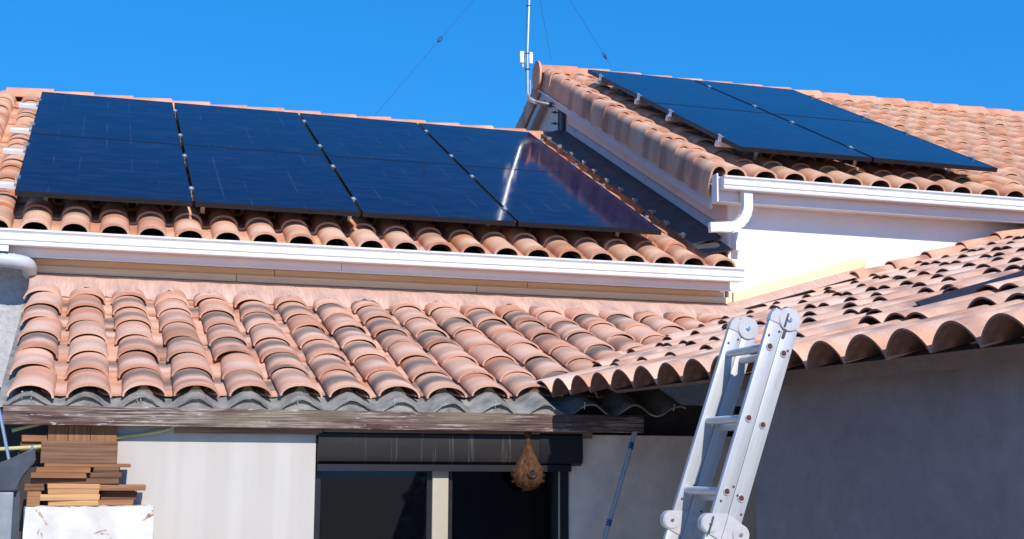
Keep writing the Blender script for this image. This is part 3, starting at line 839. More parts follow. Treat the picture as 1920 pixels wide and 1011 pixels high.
# sheet nails
bm = bmesh.new(); tube(bm, [(0, 0, -0.03), (0, 0, 0.006)], 0.0018, 6); tube(bm, [(0, 0, 0.004), (0, 0, 0.007)], 0.005, 8)
mn = tomesh(bm, 'nail', sm=False); mn.materials.append(MATS['nail'])
for i in (0, 0.12, 2, 2.1, 5, 7, 9, 11, 13):
    x = CX0+PITC*i
    obj('sheet_nail', mn, 'nail', lean, FC.M(x+random.uniform(-.01, .02), 0.004, 0.054))
# grey filler closing the waves above the beam
def filler(x0, x1):
    bm = bmesh.new(); n = int((x1-x0)/PITC*14)
    bot = [(x0+(x1-x0)*i/n, 0.2895) for i in range(n+1)]
    y = 6.748
    zt = [FC.O.z+wave(px_)*0.94+0.022-0.010 for px_, _ in bot]
    A = [[bm.verts.new((bx_, yy_, 0.2892)) for bx_, _ in bot] for yy_ in (y, y+0.02)]
    B = [[bm.verts.new((bx_, yy_, max(z_, 0.2894))) for (bx_, _), z_ in zip(bot, zt)] for yy_ in (y, y+0.02)]
    for i in range(n):
        bm.faces.new((A[0][i], A[0][i+1], B[0][i+1], B[0][i])); bm.faces.new((A[1][i], B[1][i], B[1][i+1], A[1][i+1]))
        bm.faces.new((B[0][i], B[0][i+1], B[1][i+1], B[1][i]))
    return obj('eave_filler', tomesh(bm, 'filler', sm=False), 'fibre_cement', lean)
filler(-0.37, 2.45)
# beam and trim under the eave
BEAM_Y = 6.735
bmx = boxo('eave_beam', 'beam_wood', lean, -0.372, 2.872, BEAM_Y, BEAM_Y+0.055, 0.197, 0.289, 0.004)
boxo('eave_board', 'board_wood', lean, 0.42, 1.145, BEAM_Y+0.062, BEAM_Y+0.11, 0.168, 0.235, 0.003)
boxo('eave_board', 'board_wood', lean, 1.15, 2.60, BEAM_Y+0.066, BEAM_Y+0.11, 0.164, 0.235, 0.003)
# walls
LW = 6.835
boxo('wall', 'wall_cream', lean, 0.02, 1.118, LW, LW+0.20, GZ, 0.30)
boxo('wall', 'grey_render', lean, 2.485, 4.40, LW, LW+0.20, GZ, 0.185)
boxo('recess_shade', 'dark_wood', lean, 2.545, 4.40, LW+0.10, LW+0.22, 0.186, 0.36)  # dark piece added to paint the shade of the recess under the wing
boxo('back_boarding', 'dark_wood', lean, -0.80, 0.02, LW+0.45, LW+0.50, GZ, 0.40)
boxo('sill_wall', 'grey_render', lean, 1.118, 2.485, LW+0.004, LW+0.2, GZ, -0.95)
boxo('lintel', 'grey_render', lean, 1.118, 2.485, LW+0.09, LW+0.2, 0.10, 0.30)
# interior, so that the pane has a dark room behind it
bm = bmesh.new(); box(bm, 1.0, 2.6, LW+0.201, LW+1.9, -1.6, 0.40)
for f in list(bm.faces):
    if f.calc_center_median().y < LW+0.21: bm.faces.remove(f)
obj('room', tomesh(bm, 'room', sm=False), 'room_dark', lean)
# shutter box
bm = bmesh.new()
prof = [(LW+0.09, 0.195), (LW-0.022, 0.195), (LW-0.040, 0.175), (LW-0.044, 0.065), (LW-0.036, 0.038), (LW-0.012, 0.022), (LW+0.09, 0.022)]
prism(bm, prof, 1.124, 2.535, lambda a, p: (a, p[0], p[1]))
sb = obj('shutter_box', tomesh(bm, 'sb', 30), 'shutter_run', lean)
bm = bmesh.new()
prof2 = [(LW+0.088, 0.197), (LW-0.026, 0.197), (LW-0.046, 0.178), (LW-0.05, 0.062), (LW-0.04, 0.032), (LW-0.012, 0.018), (LW+0.088, 0.018)]
prism(bm, prof2, 2.30, 2.54, lambda a, p: (a, p[0], p[1]))
obj('end_plate', tomesh(bm, 'sbe', 30), 'frame_dark', sb)
boxo('bottom_rail', 'frame_dark', sb, 1.126, 2.48, LW-0.034, LW+0.04, -0.012, 0.0215)
# window
win = boxo('window_frame', 'frame_dark', lean, 1.122, 1.150, LW+0.02, LW+0.085, -0.94, 0.018)
boxo('frame_side', 'frame_dark', win, 2.40, 2.482, LW+0.02, LW+0.085, -0.94, 0.018)
boxo('guide_rail', 'pvc_cream', win, 2.424, 2.431, LW+0.010, LW+0.0195, -0.94, 0.018)
boxo('mullion', 'pvc_cream', win, 1.732, 1.818, LW+0.015, LW+0.07, -0.94, 0.0175, 0.004)
boxo('sash_edge', 'frame_dark', win, 1.706, 1.7315, LW+0.028, LW+0.07, -0.94, 0.016)
boxo('sash_edge', 'frame_dark', win, 1.8185, 1.842, LW+0.028, LW+0.07, -0.94, 0.016)
boxo('pane', 'window_glass', win, 1.1505, 1.7055, LW+0.045, LW+0.051, -0.94, 0.016)
boxo('pane', 'window_glass', win, 1.8425, 2.3995, LW+0.045, LW+0.051, -0.94, 0.016)

# terracotta-coloured flashing over the heads of the tiles
bm = bmesh.new(); rows = []
xs = [-0.385+i*0.0215 for i in range(236)]
for i, x in enumerate(xs):
    if x > 4.66: break
    wv = math.cos(2*math.pi*(x-CX0)/PITC)
    edge_y = 8.905-0.02*wv+0.018*math.sin(x*11.3+1)+0.012*math.sin(x*23.7)+0.02*math.sin(x*3.1)+random.uniform(-.006, .006)
    hz = zC(edge_y)+0.060+0.050*max(wv, -0.5)+random.uniform(-.004, .004)
    hz = max(hz, zD(x, edge_y)+0.10 if x > 4.2 else hz)
    r = []
    for k in range(7):
        t = k/6
        y = AWY-0.004+(edge_y-AWY)*t; ztop = 1.262
        tt = t**1.7; hm = zC(edge_y)+0.085
        z = ztop*(1-t)+(hm*(1-tt)+hz*tt)*t+0.012*math.sin(math.pi*t)*(1 if k else 0)
        r.append(bm.verts.new((x+random.uniform(-.002, .002), y, z)))
    r.append(bm.verts.new((x, edge_y-0.002, hz-0.012)))
    rows.append(r)
for i in range(len(rows)-1):
    for k in range(7): bm.faces.new((rows[i][k], rows[i][k+1], rows[i+1][k+1], rows[i+1][k]))
obj('flashing', tomesh(bm, 'flash', 60), 'flashing', lean)

# orange lichen tuft at the left end of the eave
bm = bmesh.new()
for k in range(26):
    bmesh.ops.create_icosphere(bm, subdivisions=1, radius=random.uniform(.006, .016), matrix=Matrix.Translation((random.gauss(0, .028), random.gauss(0, .018), abs(random.gauss(0.008, .010)))))
tag(obj('lichen', tomesh(bm, 'lichen'), 'lichen', None, Matrix.Translation((-0.345, 6.86, 0.285))), 'orange lichen clump on the left corner of the corrugated eave', 'lichen')

# ================================================================== D: side wing
DO = Vector((2.365, 7.1, 0.376))
# frame with x axis running toward the camera so that V points up the slope (+X)
FD = Frame(DO, (-EDX, -EDY, 0), SD)     # x = distance toward the camera from (2.365,7.1)
print('FD V', FD.V, 'N', FD.N)
wing = thing('side_wing', 'side wing on the right with large terracotta canal tiles and a shaded rendered wall', 'house', (4, 5, GZ))
PITD = 0.233; ph0 = (4.47-7.1)/(-EDY)+PITD/2       # a crest half a pitch from the trough at y=4.47
ph0 = ph0-math.floor((ph0+2.2)/PITD)*PITD
LD = 5.6
meDc = []
for k in range(3):
    bmD = shell(wave_prof(0.118+0.002*k, 0.094, 18), wave_prof(0.104, 0.084, 18), 0.57, 0.008)
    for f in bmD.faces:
        if abs(f.normal.y) > 0.9 or all(v.co.y < 1e-6 for v in f.verts): f.material_index = 1  # lower rims get the dark colour too, as painted eave shade
    meDc.append(tomesh(bmD, 'cover_tile_mesh', 50))
meDp = tile_mesh_pan(0.050, 0.018, 0.57, 8, 0.012, 0.92)
for me_ in meDc+[meDp]: me_.materials.append(MATS['tile_d'])
restc = []; cnt = 0
DECKN = -0.004
roofD_bm = bmesh.new()
for i in range(0, 31):
    x = ph0+i*PITD
    off = random.uniform(-0.12, 0.12)
    for r in range(17):
        ex = 0.455
        v = -0.02 if r == 0 else r*ex+off+random.uniform(-.03, .03)
        for kind in (0, 1):
            xx = x+(PITD/2 if kind else 0); v2 = v+(0.0 if not kind else (0.20 if r == 0 else 0.14))
            P = FD.at(xx, v2+0.2)
            if P.y > 9.36: continue
            if P.y > BWY-0.0 and P.x > BX0: continue
            if P.x < 4.64 and zC(P.y) > P.z+0.02+0.02: continue
            if P.y < 1.7: continue
            if kind == 0:
                me = random.choice(meDc)
                M = FD.M(xx+random.uniform(-.005, .005), v2, 0.013+random.uniform(-.002, .003), D2R(1.75)+random.uniform(-.006, .008), random.uniform(-.022, .022), random.uniform(-.04, .04))
            else:
                me = meDp; M = FD.M(xx, v2, 0.004, D2R(2.0), random.uniform(-.01, .01), 0)
            if inframe(P, 110): obj('cover_tile' if kind == 0 else 'channel_tile', me, 'tile_d', wing, M); cnt += 1
            else: restc.append((me, M))
join_copies('tile_field', restc, 'tile_d', wing)
print('D tiles', cnt, len(restc))
# deck boards under the tiles: cut at the valley
bm = bmesh.new()
pts = [FD.at(0.9, 0.06, DECKN), FD.at(5.4, 0.06, DECKN), FD.at(5.4, LD, DECKN), FD.at(-1.55, LD, DECKN), FD.at(-1.75, 2.45, DECKN), FD.at(0.0, 0.42, DECKN)]
A = [bm.verts.new(p) for p in pts]; B = [bm.verts.new(p-FD.N*0.014) for p in pts]
bm.faces.new(A); bm.faces.new(B[::-1])
for i in range(6): bm.faces.new((A[i], B[i], B[(i+1) % 6], A[(i+1) % 6]))
obj('roof_deck', tomesh(bm, 'deckD', sm=False), 'deck_wood', wing)
deck('eave_batten', FD, 1.8, 5.4, 0.07, 0.11, DECKN-0.06, DECKN-0.015, 'deck_wood', wing)
# wall facing left, starts a little in front of the lean-to
def wallpt(x, v): 
    p = FD.at(x, v); return p
bm = bmesh.new()
a0, a1 = 1.80, 5.4
quad = [(FD.at(a0, 0.29), FD.at(a1, 0.29)), (FD.at(a0, 5.0), FD.at(a1, 5.0))]
base = [quad[0][0], quad[0][1], quad[1][1], quad[1][0]]
topz = [p.z-0.037 for p in base]
A = [bm.verts.new((p.x, p.y, GZ)) for p in base]; B = [bm.verts.new((p.x, p.y, z)) for p, z in zip(base, topz)]
bm.faces.new(A[::-1]); bm.faces.new(B)
for i in range(4): bm.faces.new((A[i], A[(i+1) % 4], B[(i+1) % 4], B[i]))
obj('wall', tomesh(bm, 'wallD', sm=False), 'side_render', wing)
# verge tiles along the back edge, in front of the tall house wall
meW = tile_mesh_cover(0.086, 0.076, 0.072, 0.064, 0.44, 0.010, 12); meW.materials.append(MATS['tile_verge'])
for i in range(9):
    x = 5.66+i*0.33; y = BWY-0.11
    M = Matrix.Translation((x, y, zD(x, y)+0.088)) @ Matrix.Rotation(-math.pi/2, 4, 'Z') @ Matrix.Rotation(math.atan(math.tan(SD)*EDY)-0.05, 4, 'X') @ Matrix.Rotation(random.uniform(-.02, .02), 4, 'Z')
    obj('verge_tile', meW, 'tile_verge', wing, M)
# batten and flashing where the wing meets the tall house
def slope_strip(name, mat, x0, x1, y0, y1, h0, h1, parent):
    bm = bmesh.new()
    q = [(x0, zD(x0, BWY)+h0), (x1, zD(x1, BWY)+h0), (x1, zD(x1, BWY)+h1), (x0, zD(x0, BWY)+h1)]
    prism(bm, q, y0, y1, lambda a, p: (p[0], a, p[1]))
    return obj(name, tomesh(bm, name, sm=False), mat, parent)
slope_strip('batten', 'batten', 4.66, 5.83, BWY-0.030, BWY-0.001, 0.172, 0.240, wing)
slope_strip('batten', 'batten', 4.66, 5.81, BWY-0.018, BWY-0.001, 0.2405, 0.254, wing)
bm = bmesh.new(); rows = []
for i in range(56):
    x = 4.60+i*0.0218
    wv = random.uniform(-.008, .008)
    ys = [BWY-0.003, BWY-0.03, BWY-0.09, BWY-0.155+wv, BWY-0.157+wv]
    hs_ = [0.180, 0.172, 0.150+wv, 0.122+wv, 0.110]
    rows.append([bm.verts.new((x, y, zD(x, y)+h)) for y, h in zip(ys, hs_)])
for i in range(len(rows)-1):
    for k in range(4): bm.faces.new((rows[i][k], rows[i][k+1], rows[i+1][k+1], rows[i+1][k]))
obj('flashing', tomesh(bm, 'flD', 60), 'flashing', wing)
# dark strip standing in for the shadow in one tile channel
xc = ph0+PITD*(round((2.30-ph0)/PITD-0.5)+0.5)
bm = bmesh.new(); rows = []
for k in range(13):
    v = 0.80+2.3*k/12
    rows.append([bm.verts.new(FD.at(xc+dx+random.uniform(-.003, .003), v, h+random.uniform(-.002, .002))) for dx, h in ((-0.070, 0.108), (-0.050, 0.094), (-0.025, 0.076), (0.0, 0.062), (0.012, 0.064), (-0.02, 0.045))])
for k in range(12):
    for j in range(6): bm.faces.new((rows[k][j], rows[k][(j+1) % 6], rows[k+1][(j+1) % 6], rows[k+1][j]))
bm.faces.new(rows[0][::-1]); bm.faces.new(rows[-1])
tag(obj('channel_shade_strip', tomesh(bm, 'strip', 60), 'channel_shade'), 'dark navy strip standing in for shadow in a tile channel of the right wing', 'strip')

# ================================================================== antenna pole and guy wires
mast = thing('antenna_pole', 'bent galvanised antenna pole bracketed to the gable of the taller house', 'antenna pole', (4.6, 12.9, 3.6))
pts = [(4.60, 12.93, 3.775), (4.40, 12.92, 3.785), (4.335, 12.915, 3.792)]
for i in range(1, 8):
    t = (math.pi/2)*i/7
    pts.append((4.335-0.105*math.sin(t), 12.91, 3.792+0.105*(1-math.cos(t))))
pts += [(4.222, 12.9, 4.3), (4.240, 12.9, 4.9), (4.262, 12.9, 5.7)]
bm = bmesh.new(); tube(bm, pts, 0.024, 16)
obj('pole', tomesh(bm, 'pole', 60), 'galv', mast)
for (x, z) in ((4.2375, 4.82), (4.2225, 4.30), (4.224, 4.13)):
    bm = bmesh.new(); tube(bm, [(x, 12.9, z-0.006), (x, 12.9, z+0.006)], 0.028, 16); obj('pole_band', tomesh(bm, 'band', 40), 'bracket_dark', mast)
bm = bmesh.new(); tube(bm, [(4.50, 12.925, 3.78), (4.46, 12.924, 3.782)], 0.029, 14); obj('pole_sleeve', tomesh(bm, 'sl', 40), 'bracket_dark', mast)
boxo('bracket_plate', 'bracket_dark', mast, 4.600, 4.612, 12.84, 12.98, 3.52, 3.80)
boxo('bracket_rail', 'steel_light', mast, 4.575, 4.599, 12.86, 12.885, 3.50, 3.74)
boxo('bracket_rail', 'bracket_dark', mast, 4.575, 4.599, 12.92, 12.945, 3.50, 3.74)
for z in (3.57, 3.69):
    boxo('bracket_bolt', 'bracket_dark', mast, 4.49, 4.574, 12.895, 12.907, z, z+0.012)
    boxo('bracket_nut', 'bracket_dark', mast, 4.52, 4.535, 12.887, 12.915, z-0.008, z+0.020)
boxo('junction_box', 'plastic_white', mast, 4.155, 4.295, 12.93, 12.98, 4.21, 4.335, 0.008)
bm = bmesh.new(); tube(bm, [(4.19, 12.95, 4.21), (4.192, 12.95, 4.165), (4.205, 12.93, 4.15)], 0.008, 8); obj('cable_gland', tomesh(bm, 'gl', 50), 'plastic_white', mast)
bm = bmesh.new(); tube(bm, [(4.253, 12.9, 4.02), (4.257, 12.9, 3.98), (4.255, 12.9, 3.86)], 0.004, 6); obj('pole_cable', tomesh(bm, 'pc', 50), 'pipe_grey', mast)
def guy(P, Q, label, ins=None):
    t = thing('guy_wire', label, 'wire', P, 'guy wires of the antenna pole')
    bm = bmesh.new(); tube(bm, [P, Q], 0.0019, 6); obj('wire', tomesh(bm, 'w', 60), 'wire_dark', t)
    if ins is not None:
        P, Q = Vector(P), Vector(Q); d = (Q-P).normalized(); c = P+(Q-P)*ins
        bm = bmesh.new(); s = Vector((0, 0, 1)).cross(d).normalized(); s2 = s.cross(d).normalized()
        ringp = [c+d*(0.035*math.cos(a))+s2*(0.016*math.sin(a)) for a in [2*math.pi*k/14 for k in range(15)]]
        tube(bm, ringp, 0.0048, 6, cap=False)
        ringp = [c+d*(0.02*math.cos(a)-0.02)+s*(0.014*math.sin(a)) for a in [2*math.pi*k/14 for k in range(15)]]
        tube(bm, ringp, 0.004, 6, cap=False)
        obj('insulator', tomesh(bm, 'ins', 60), 'steel_paint', t)
guy((2.66, 13.2, 3.56), (4.25, 12.95, 5.62), 'thin wire rising from the left roof ridge to the antenna pole', 0.42)
guy((4.588, 13.2, 4.36), (4.25, 12.95, 5.62), 'thin wire rising from the end of the tall ridge to the antenna pole')
guy((5.31, 13.25, 4.36), (4.27, 12.95, 5.62), 'thin wire rising from the right roof behind the panels to the antenna pole', 0.09)

# ================================================================== ladder
lad = thing('ladder', 'folding aluminium ladder leaning on the tile eave of the side wing', 'ladder', (1.7, 4.65, GZ))
LANG = math.atan(0.352)
LM = Matrix.Translation((2.421, 4.48, 0.457)) @ Matrix.Rotation(LANG, 4, 'Y')    # local z up the rail, x across the two sections
def lbox(name, mat, x0, x1, y0, y1, z0, z1, bev=0.003, parent=lad):
    bm = bmesh.new(); box(bm, x0, x1, y0, y1, z0, z1, bev)
    return obj(name, tomesh(bm, name, 30), mat, parent, LM.copy())
SPX = 0.062
RSP = 0.283
rails_ = []
for yi, yb_ in enumerate((0.0, 0.335)):
    for s in range(2):
        x0 = -0.030+s*SPX
        zt = 0.098+0.006*s
        # upper section, then lower section past the hinge
        rails_.append(lbox('rail', 'ladder_alu', x0, x0+0.0605, yb_, yb_+0.024, -0.665, zt))
        lbox('rail', 'ladder_alu', x0, x0+0.0605, yb_, yb_+0.024, -2.56, -0.72)
for s in range(2):
    for k in range(-8, 1):
        z = k*RSP-0.004*s
        if -0.72 < z < -0.60: continue
        bm = bmesh.new(); tube(bm, [(s*SPX, 0.0245, z), (s*SPX, 0.3345, z)], 0.0155, 14)
        rg = obj('rung', tomesh(bm, 'rung', 50), 'rung_grey', lad, LM.copy())
        bm = bmesh.new(); ring = [(s*SPX+0.0105*math.cos(a), z+0.0105*math.sin(a)) for a in [2*math.pi*j/16 for j in range(16)]]
        prism(bm, ring, -0.0025, 0.0005, lambda a, p: (p[0], a, p[1]))
        e = obj('rung_end', tomesh(bm, 're', 40), 'rust_hole', lad, LM.copy())
        bm = bmesh.new()
        t = [(s*SPX+0.0125*math.cos(a), -0.0015, z+0.0125*math.sin(a)) for a in [2*math.pi*j/18 for j in range(19)]]
        tube(bm, t, 0.0026, 6, cap=False); obj('rung_flare', tomesh(bm, 'rf', 60), 'hinge_grey', lad, LM.copy())
def disc(cx, cz, r, y0, y1, mat, name='hinge_disc'):
    bm = bmesh.new(); ring = [(cx+r*math.cos(a), cz+r*math.sin(a)) for a in [2*math.pi*j/30 for j in range(30)]]
    prism(bm, ring, y0, y1, lambda a, p: (p[0], a, p[1]))
    es = [e for e in bm.edges if abs(e.verts[0].co.y-e.verts[1].co.y) < 1e-6]
    bmesh.ops.bevel(bm, geom=es, offset=0.0025, segments=2, affect='EDGES')
    return obj(name, tomesh(bm, name, 35), mat, lad, LM.copy())
for yb_, far in ((0.0, 0), (0.335, 1)):
    # top hinge
    bm = bmesh.new()
    poly = [(-0.031, 0.097), (0.094, 0.097)]
    for j in range(13):
        a = math.pi*j/12*0.86
        poly.append((0.045+0.047*math.cos(a), 0.125+0.047*math.sin(a)))
    poly += [(-0.018, 0.150), (-0.031, 0.125)]
    prism(bm, poly, yb_-0.003, yb_+0.027, lambda a, p: (p[0], a, p[1]))
    obj('hinge_plate', tomesh(bm, 'hp', 35), 'hinge_grey', lad, LM.copy())
    disc(0.045, 0.125, 0.043, yb_-0.007, yb_-0.0032, 'hinge_grey')
    disc(0.045, 0.125, 0.009, yb_-0.013, yb_-0.0072, 'galv', 'hinge_pin')
    if not far:
        lbox('lock_lever', 'bracket_dark', 0.028, 0.035, -0.012, -0.0072, 0.092, 0.145, 0.001)
        lbox('lock_lever', 'bracket_dark', 0.034, 0.046, -0.006, -0.001, 0.050, 0.097, 0.001)
    # middle hinges (one for each section)
    for s, cx in ((0, -0.028), (1, 0.098)):
        bm = bmesh.new()
        zc = -0.695
        poly = []
        sg = -1 if s == 0 else 1
        for j in range(15):
            a = math.pi/2+sg*(-1)*math.pi*j/14
            poly.append((cx+0.036*math.cos(a) if s else cx-0.036*abs(math.cos(a)), zc+0.036*math.sin(a)))
        inner = 0.0305
        poly = [(inner+(0.001 if s else -0.001), zc+0.055), (inner+(0.001 if s else -0.001), zc-0.045)]+poly[::-1]
        prism(bm, poly, yb_-0.004, yb_+0.028, lambda a, p: (p[0], a, p[1]))
        obj('hinge_plate', tomesh(bm, 'hp', 35), 'hinge_grey', lad, LM.copy())
        disc(cx, zc, 0.033, yb_-0.008, yb_-0.0042, 'hinge_grey')
        disc(cx, zc, 0.007, yb_-0.012, yb_-0.0082, 'galv', 'hinge_pin')
    if not far:
        lbox('lock_lever', 'bracket_dark', -0.030, -0.024, -0.014, -0.0085, -0.735, -0.668, 0.001)
    for (rx, rz_) in ((-0.016, 0.040), (0.020, 0.068), (0.075, 0.012), (-0.012, -0.605), (0.020, -0.54), (0.045, -0.565), (0.080, -0.625)):
        disc(rx, rz_, 0.0042, yb_-0.0025, yb_-0.0002, 'rust_hole', 'rivet')

# ================================================================== things by the lean-to
# pillar
bm = bmesh.new(); box(bm, -0.245, 0.325, 6.59, 6.83, GZ, -0.178)
bmesh.ops.subdivide_edges(bm, edges=bm.edges, cuts=14, use_grid_fill=True)
for v in bm.verts:
    k = 0.005
    v.co += Vector((random.uniform(-k, k), random.uniform(-k, k), random.uniform(-k, k)*0.8))
    if v.co.z > -0.19 and (v.co.x > 0.29 or v.co.x < -0.21): v.co.z -= random.uniform(0, 0.014)
tag(obj('pillar', tomesh(bm, 'pillar', 30), 'pillar_white'), 'chipped whitewashed masonry pillar carrying the stacked boards', 'pillar')
def plank(x0, x1, z0, z1, mat, label, y0=6.62, y1=6.79, rz_=0.0, tilt=0.0, vert=False):
    if vert:
        bm = bmesh.new(); box(bm, 0, z1-z0, 0, y1-y0, 0, x1-x0, 0.003)
        M = Matrix.Translation((x1, y0, z0)) @ Matrix.Rotation(-math.pi/2, 4, 'Y') 
        o = obj('plank', tomesh(bm, 'plank', 35), mat, None, M)
    else:
        bm = bmesh.new(); box(bm, 0, x1-x0, 0, y1-y0, 0, z1-z0, 0.0025)
        for v_ in bm.verts:
            if v_.co.x < 0.01 or v_.co.x > x1-x0-0.01: v_.co.x += random.uniform(-.004, .004); v_.co.z += random.uniform(-.001, .001)
        M = Matrix.Translation((x0+random.uniform(-.008, .008), y0+random.uniform(-.012, .008), z0)) @ Matrix.Rotation(random.uniform(-.05, .05), 4, 'Z') @ Matrix.Rotation(random.uniform(-.004, .004), 4, 'Y')
        o = obj('plank', tomesh(bm, 'plank', 35), mat, None, M)
    return tag(o, label, 'plank', 'boards stacked on the pillar')
PY = 6.605
plank(-0.138, 0.078, -0.177, -0.1525, 'plank_new', 'bottom pale board of the four new boards on the pillar', PY)
plank(0.080, 0.235, -0.177, -0.150, 'plank_mid', 'short brown board at the right foot of the stack', PY+0.02)
plank(-0.180, 0.082, -0.152, -0.124, 'plank_new', 'second pale board of the stack, longest of the pale ones', PY-0.01)
plank(-0.240, -0.185, -0.177, -0.110, 'plank_mid', 'short square brown offcut beside the metal post', PY)
plank(-0.140, 0.084, -0.1235, -0.098, 'plank_new', 'third pale board of the stack from below', PY+0.005)
plank(-0.155, 0.078, -0.0975, -0.076, 'plank_new', 'top pale board of the four new boards', PY)
plank(0.088, 0.245, -0.149, -0.110, 'plank_dark', 'dark thick board right of the pale boards, second from below', PY+0.06)
plank(0.080, 0.290, -0.108, -0.080, 'plank_mid', 'brown board sticking out furthest to the right', PY+0.03)
plank(-0.245, -0.160, -0.108, -0.076, 'plank_dark', 'dark short board left of the top pale board', PY+0.02)
plank(-0.225, 0.165, -0.0755, -0.050, 'plank_dark', 'dark board directly above the pale boards', PY+0.03)
plank(-0.230, 0.010, -0.0495, -0.026, 'plank_mid', 'brown board on the left half, two above the pale boards', PY)
plank(0.012, 0.168, -0.0495, -0.024, 'plank_dark', 'dark board on the right half, two above the pale boards', PY+0.05)
plank(-0.195, 0.040, -0.0255, 0.000, 'plank_mid', 'brown board under the leaning wide board, left half', PY)
plank(0.042, 0.160, -0.0235, 0.000, 'plank_dark', 'dark board under the leaning wide board, right half', PY+0.05)
plank(-0.175, 0.208, 0.0005, 0.018, 'plank_mid', 'thin brown board whose rounded end pokes out right', PY+0.05)
# wide leaning board
bm = bmesh.new(); box(bm, 0, 0.345, 0, 0.016, 0, 0.112, 0.003)
tag(obj('plank', tomesh(bm, 'plank', 35), 'plank_dark', None, Matrix.Translation((-0.192, 6.695, 0.019)) @ Matrix.Rotation(-0.35, 4, 'X')), 'wide dark board leaning at the top of the stack', 'plank', 'boards stacked on the pillar')
for k, (a, bb) in enumerate(((-0.166, -0.076), (-0.074, 0.026), (0.028, 0.148))):
    plank(a, bb, 0.019, 0.30, 'plank_mid', ['left', 'middle', 'right'][k]+' upright brown board standing behind the wide leaning board', 6.797, 6.816, vert=True)
plank(-0.285, -0.172, 0.120, 0.150, 'plank_mid', 'short light board lying under the beam left of the upright boards', 6.80, 6.95)
plank(-0.290, -0.172, 0.070, 0.118, 'plank_dark', 'dark block under the short light board left of the uprights', 6.82, 6.95)
# something for the left-hand boards to lie on
boxo('shelf_post', 'dark_wood', None, -0.30, -0.20, 6.90, 6.98, GZ, 0.069)
tag(bpy.data.objects['shelf_post'], 'dark wooden post in the shade left of the board stack', 'post')

# yellow hose
def hosecurve(pts, label):
    # Catmull-Rom
    P = [Vector(p) for p in pts]; out = []
    for i in range(len(P)-1):
        p0, p1, p2, p3 = P[max(i-1, 0)], P[i], P[i+1], P[min(i+2, len(P)-1)]
        for k in range(8):
            t = k/8
            out.append(0.5*((2*p1)+(p2-p0)*t+(2*p0-5*p1+4*p2-p3)*t*t+(3*p1-p0-3*p2+p3)*t**3))
    out.append(P[-1])
    bm = bmesh.new(); tube(bm, out, 0.0095, 10)
    return tag(obj('garden_hose', tomesh(bm, 'hose', 60), 'hose'), label, 'hose')
hosecurve([(-0.33, 6.82, 0.170), (-0.26, 6.82, 0.190), (-0.20, 6.81, 0.205), (-0.12, 6.81, 0.222), (0.02, 6.80, 0.235), (0.25, 6.81, 0.232), (0.38, 6.81, 0.222), (0.415, 6.81, 0.203), (0.385, 6.812, 0.186), (0.30, 6.815, 0.166), (0.18, 6.82, 0.148), (0.05, 6.832, 0.130), (-0.10, 6.84, 0.105), (-0.20, 6.79, 0.095), (-0.30, 6.79, 0.088), (-0.42, 6.81, 0.080)],
          'pale yellow hose looped under the weathered beam')

# hanging straw nest
nest = thing('straw_nest', 'woven straw bird nest hanging under the beam before the window', 'bird nest', (2.23, 6.80, 0.2))
bm = bmesh.new()
prof = [(0.215, 0.014), (0.19, 0.020), (0.165, 0.016), (0.14, 0.013), (0.10, 0.030), (0.06, 0.047), (0.03, 0.062), (0.0, 0.080), (-0.03, 0.084), (-0.06, 0.078), (-0.085, 0.056), (-0.102, 0.028), (-0.108, 0.006)]
rings = []
for z, r in prof:
    rings.append([bm.verts.new((r*math.cos(a)*(1+random.uniform(-.07, .07)), r*math.sin(a)*0.85*(1+random.uniform(-.07, .07)), z+random.uniform(-.004, .004))) for a in [2*math.pi*k/22 for k in range(22)]])
for i in range(len(rings)-1):
    for k in range(22): bm.faces.new((rings[i][k], rings[i][(k+1) % 22], rings[i+1][(k+1) % 22], rings[i+1][k]))
bm.faces.new(rings[-1]); bm.faces.new(rings[0])
obj('nest_body', tomesh(bm, 'nest', 80), 'straw', nest, Matrix.Translation((2.235, 6.80, 0.0)))
bm = bmesh.new()
tube(bm, [(2.238, 6.731, -0.022), (2.236, 6.725, -0.022)], 0.019, 14)
obj('nest_hole_shade', tomesh(bm, 'hole', 40), 'hole_shade', nest)  # black disc paints the shade inside the entrance
bm = bmesh.new()
t = [(2.237+0.022*math.cos(a), 6.724, -0.022+0.019*math.sin(a)) for a in [2*math.pi*j/16 for j in range(17)]]
tube(bm, t, 0.006, 6, cap=False); obj('nest_rim', tomesh(bm, 'rim', 60), 'straw', nest)
bm = bmesh.new()
for k in range(420):
    a = random.uniform(0, 2*math.pi); i = random.choice((3, 4, 5, 6, 7, 8, 9, 9, 8, 7, 10, 11)); z, r = prof[i]
    p = Vector((2.235+r*0.97*math.cos(a), 6.80+r*0.83*math.sin(a), z)); d = Vector((math.cos(a)*0.7, math.sin(a)*0.7, random.uniform(-1, 0.7))).normalized()
    tube(bm, [p, p+d*random.uniform(0.006, 0.020)], [0.0012, 0.0004], 4)
o = obj('straw_ends', tomesh(bm, 'se', sm=False), 'straw', nest); o['kind'] = 'stuff'

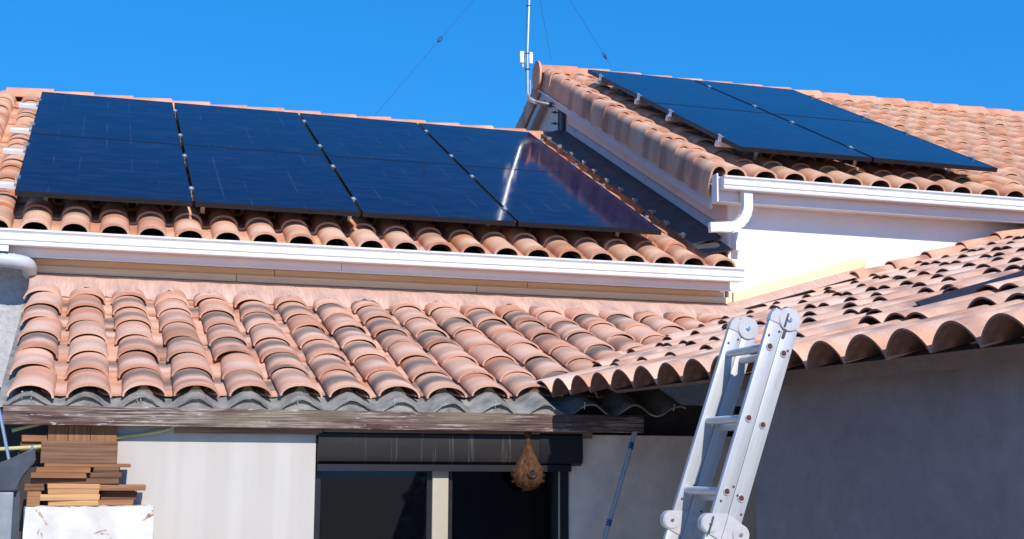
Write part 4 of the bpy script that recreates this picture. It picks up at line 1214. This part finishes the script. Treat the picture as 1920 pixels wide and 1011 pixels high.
# clear tube with blue ties
tb = thing('plastic_tube', 'translucent tube with blue ties slanting down from the beam end', 'tube', (2.5, 6.66, GZ))
bm = bmesh.new(); T0 = Vector((2.805, 6.70, 0.20)); T1 = Vector((2.45, 6.60, -0.78))
for s in (-1, 1):
    tube(bm, [T0+Vector((s*0.010, 0, 0)), T1+Vector((s*0.010, 0, 0))], 0.0052, 8)
obj('tube', tomesh(bm, 'tube', 60), 'clear_tube', tb)
bm = bmesh.new(); tube(bm, [T0, T1], 0.006, 8); obj('cord', tomesh(bm, 'cord', 60), 'pipe_grey', tb)
for f in (0.075, 0.485):
    c = T0.lerp(T1, f); bm = bmesh.new()
    for s in (-0.012, 0, 0.012):
        dd = (T1-T0).normalized(); tube(bm, [c+dd*(s-0.004), c+dd*(s+0.004)], 0.015, 10)
    obj('tie', tomesh(bm, 'tie', 40), 'tie_blue', tb)

# dark steel post, lower left
post = thing('steel_post', 'blue-grey painted steel post with an angled arm at the lower left', 'post', (-0.26, 5.0, GZ))
boxo('post', 'steel_light', post, -0.30, -0.222, 4.97, 5.03, GZ, -0.085, 0.006)
bm = bmesh.new()
prism(bm, [(-0.222, -1.0), (-0.183, -1.0), (-0.205, -0.085), (-0.222, -0.07)], 5.0, 5.03, lambda a, p: (p[0], a, p[1]))
obj('post_flange', tomesh(bm, 'pf', 20), 'steel_paint', post)
bm = bmesh.new()
prism(bm, [(-0.34, -0.085), (-0.215, -0.083), (-0.205, -0.035), (-0.158, 0.022), (-0.163, 0.062), (-0.175, 0.060), (-0.245, 0.026), (-0.34, -0.012)], 4.965, 5.035, lambda a, p: (p[0], a, p[1]))
es = list(bm.edges); bmesh.ops.bevel(bm, geom=es, offset=0.004, segments=2, affect='EDGES')
obj('arm', tomesh(bm, 'arm', 30), 'steel_paint', post)
bm = bmesh.new(); tube(bm, [(-0.29, 5.05, 0.20), (-0.243, 5.05, 0.005)], 0.0055, 8); tube(bm, [(-0.172, 5.0, 0.058), (-0.172, 5.0, 0.074)], 0.004, 8)
obj('rod', tomesh(bm, 'rod', 50), 'galv', post)

print('objects', len(bpy.data.objects), 'tris', sum(len(m.loop_triangles) if not m.calc_loop_triangles() else 0 for m in bpy.data.meshes))
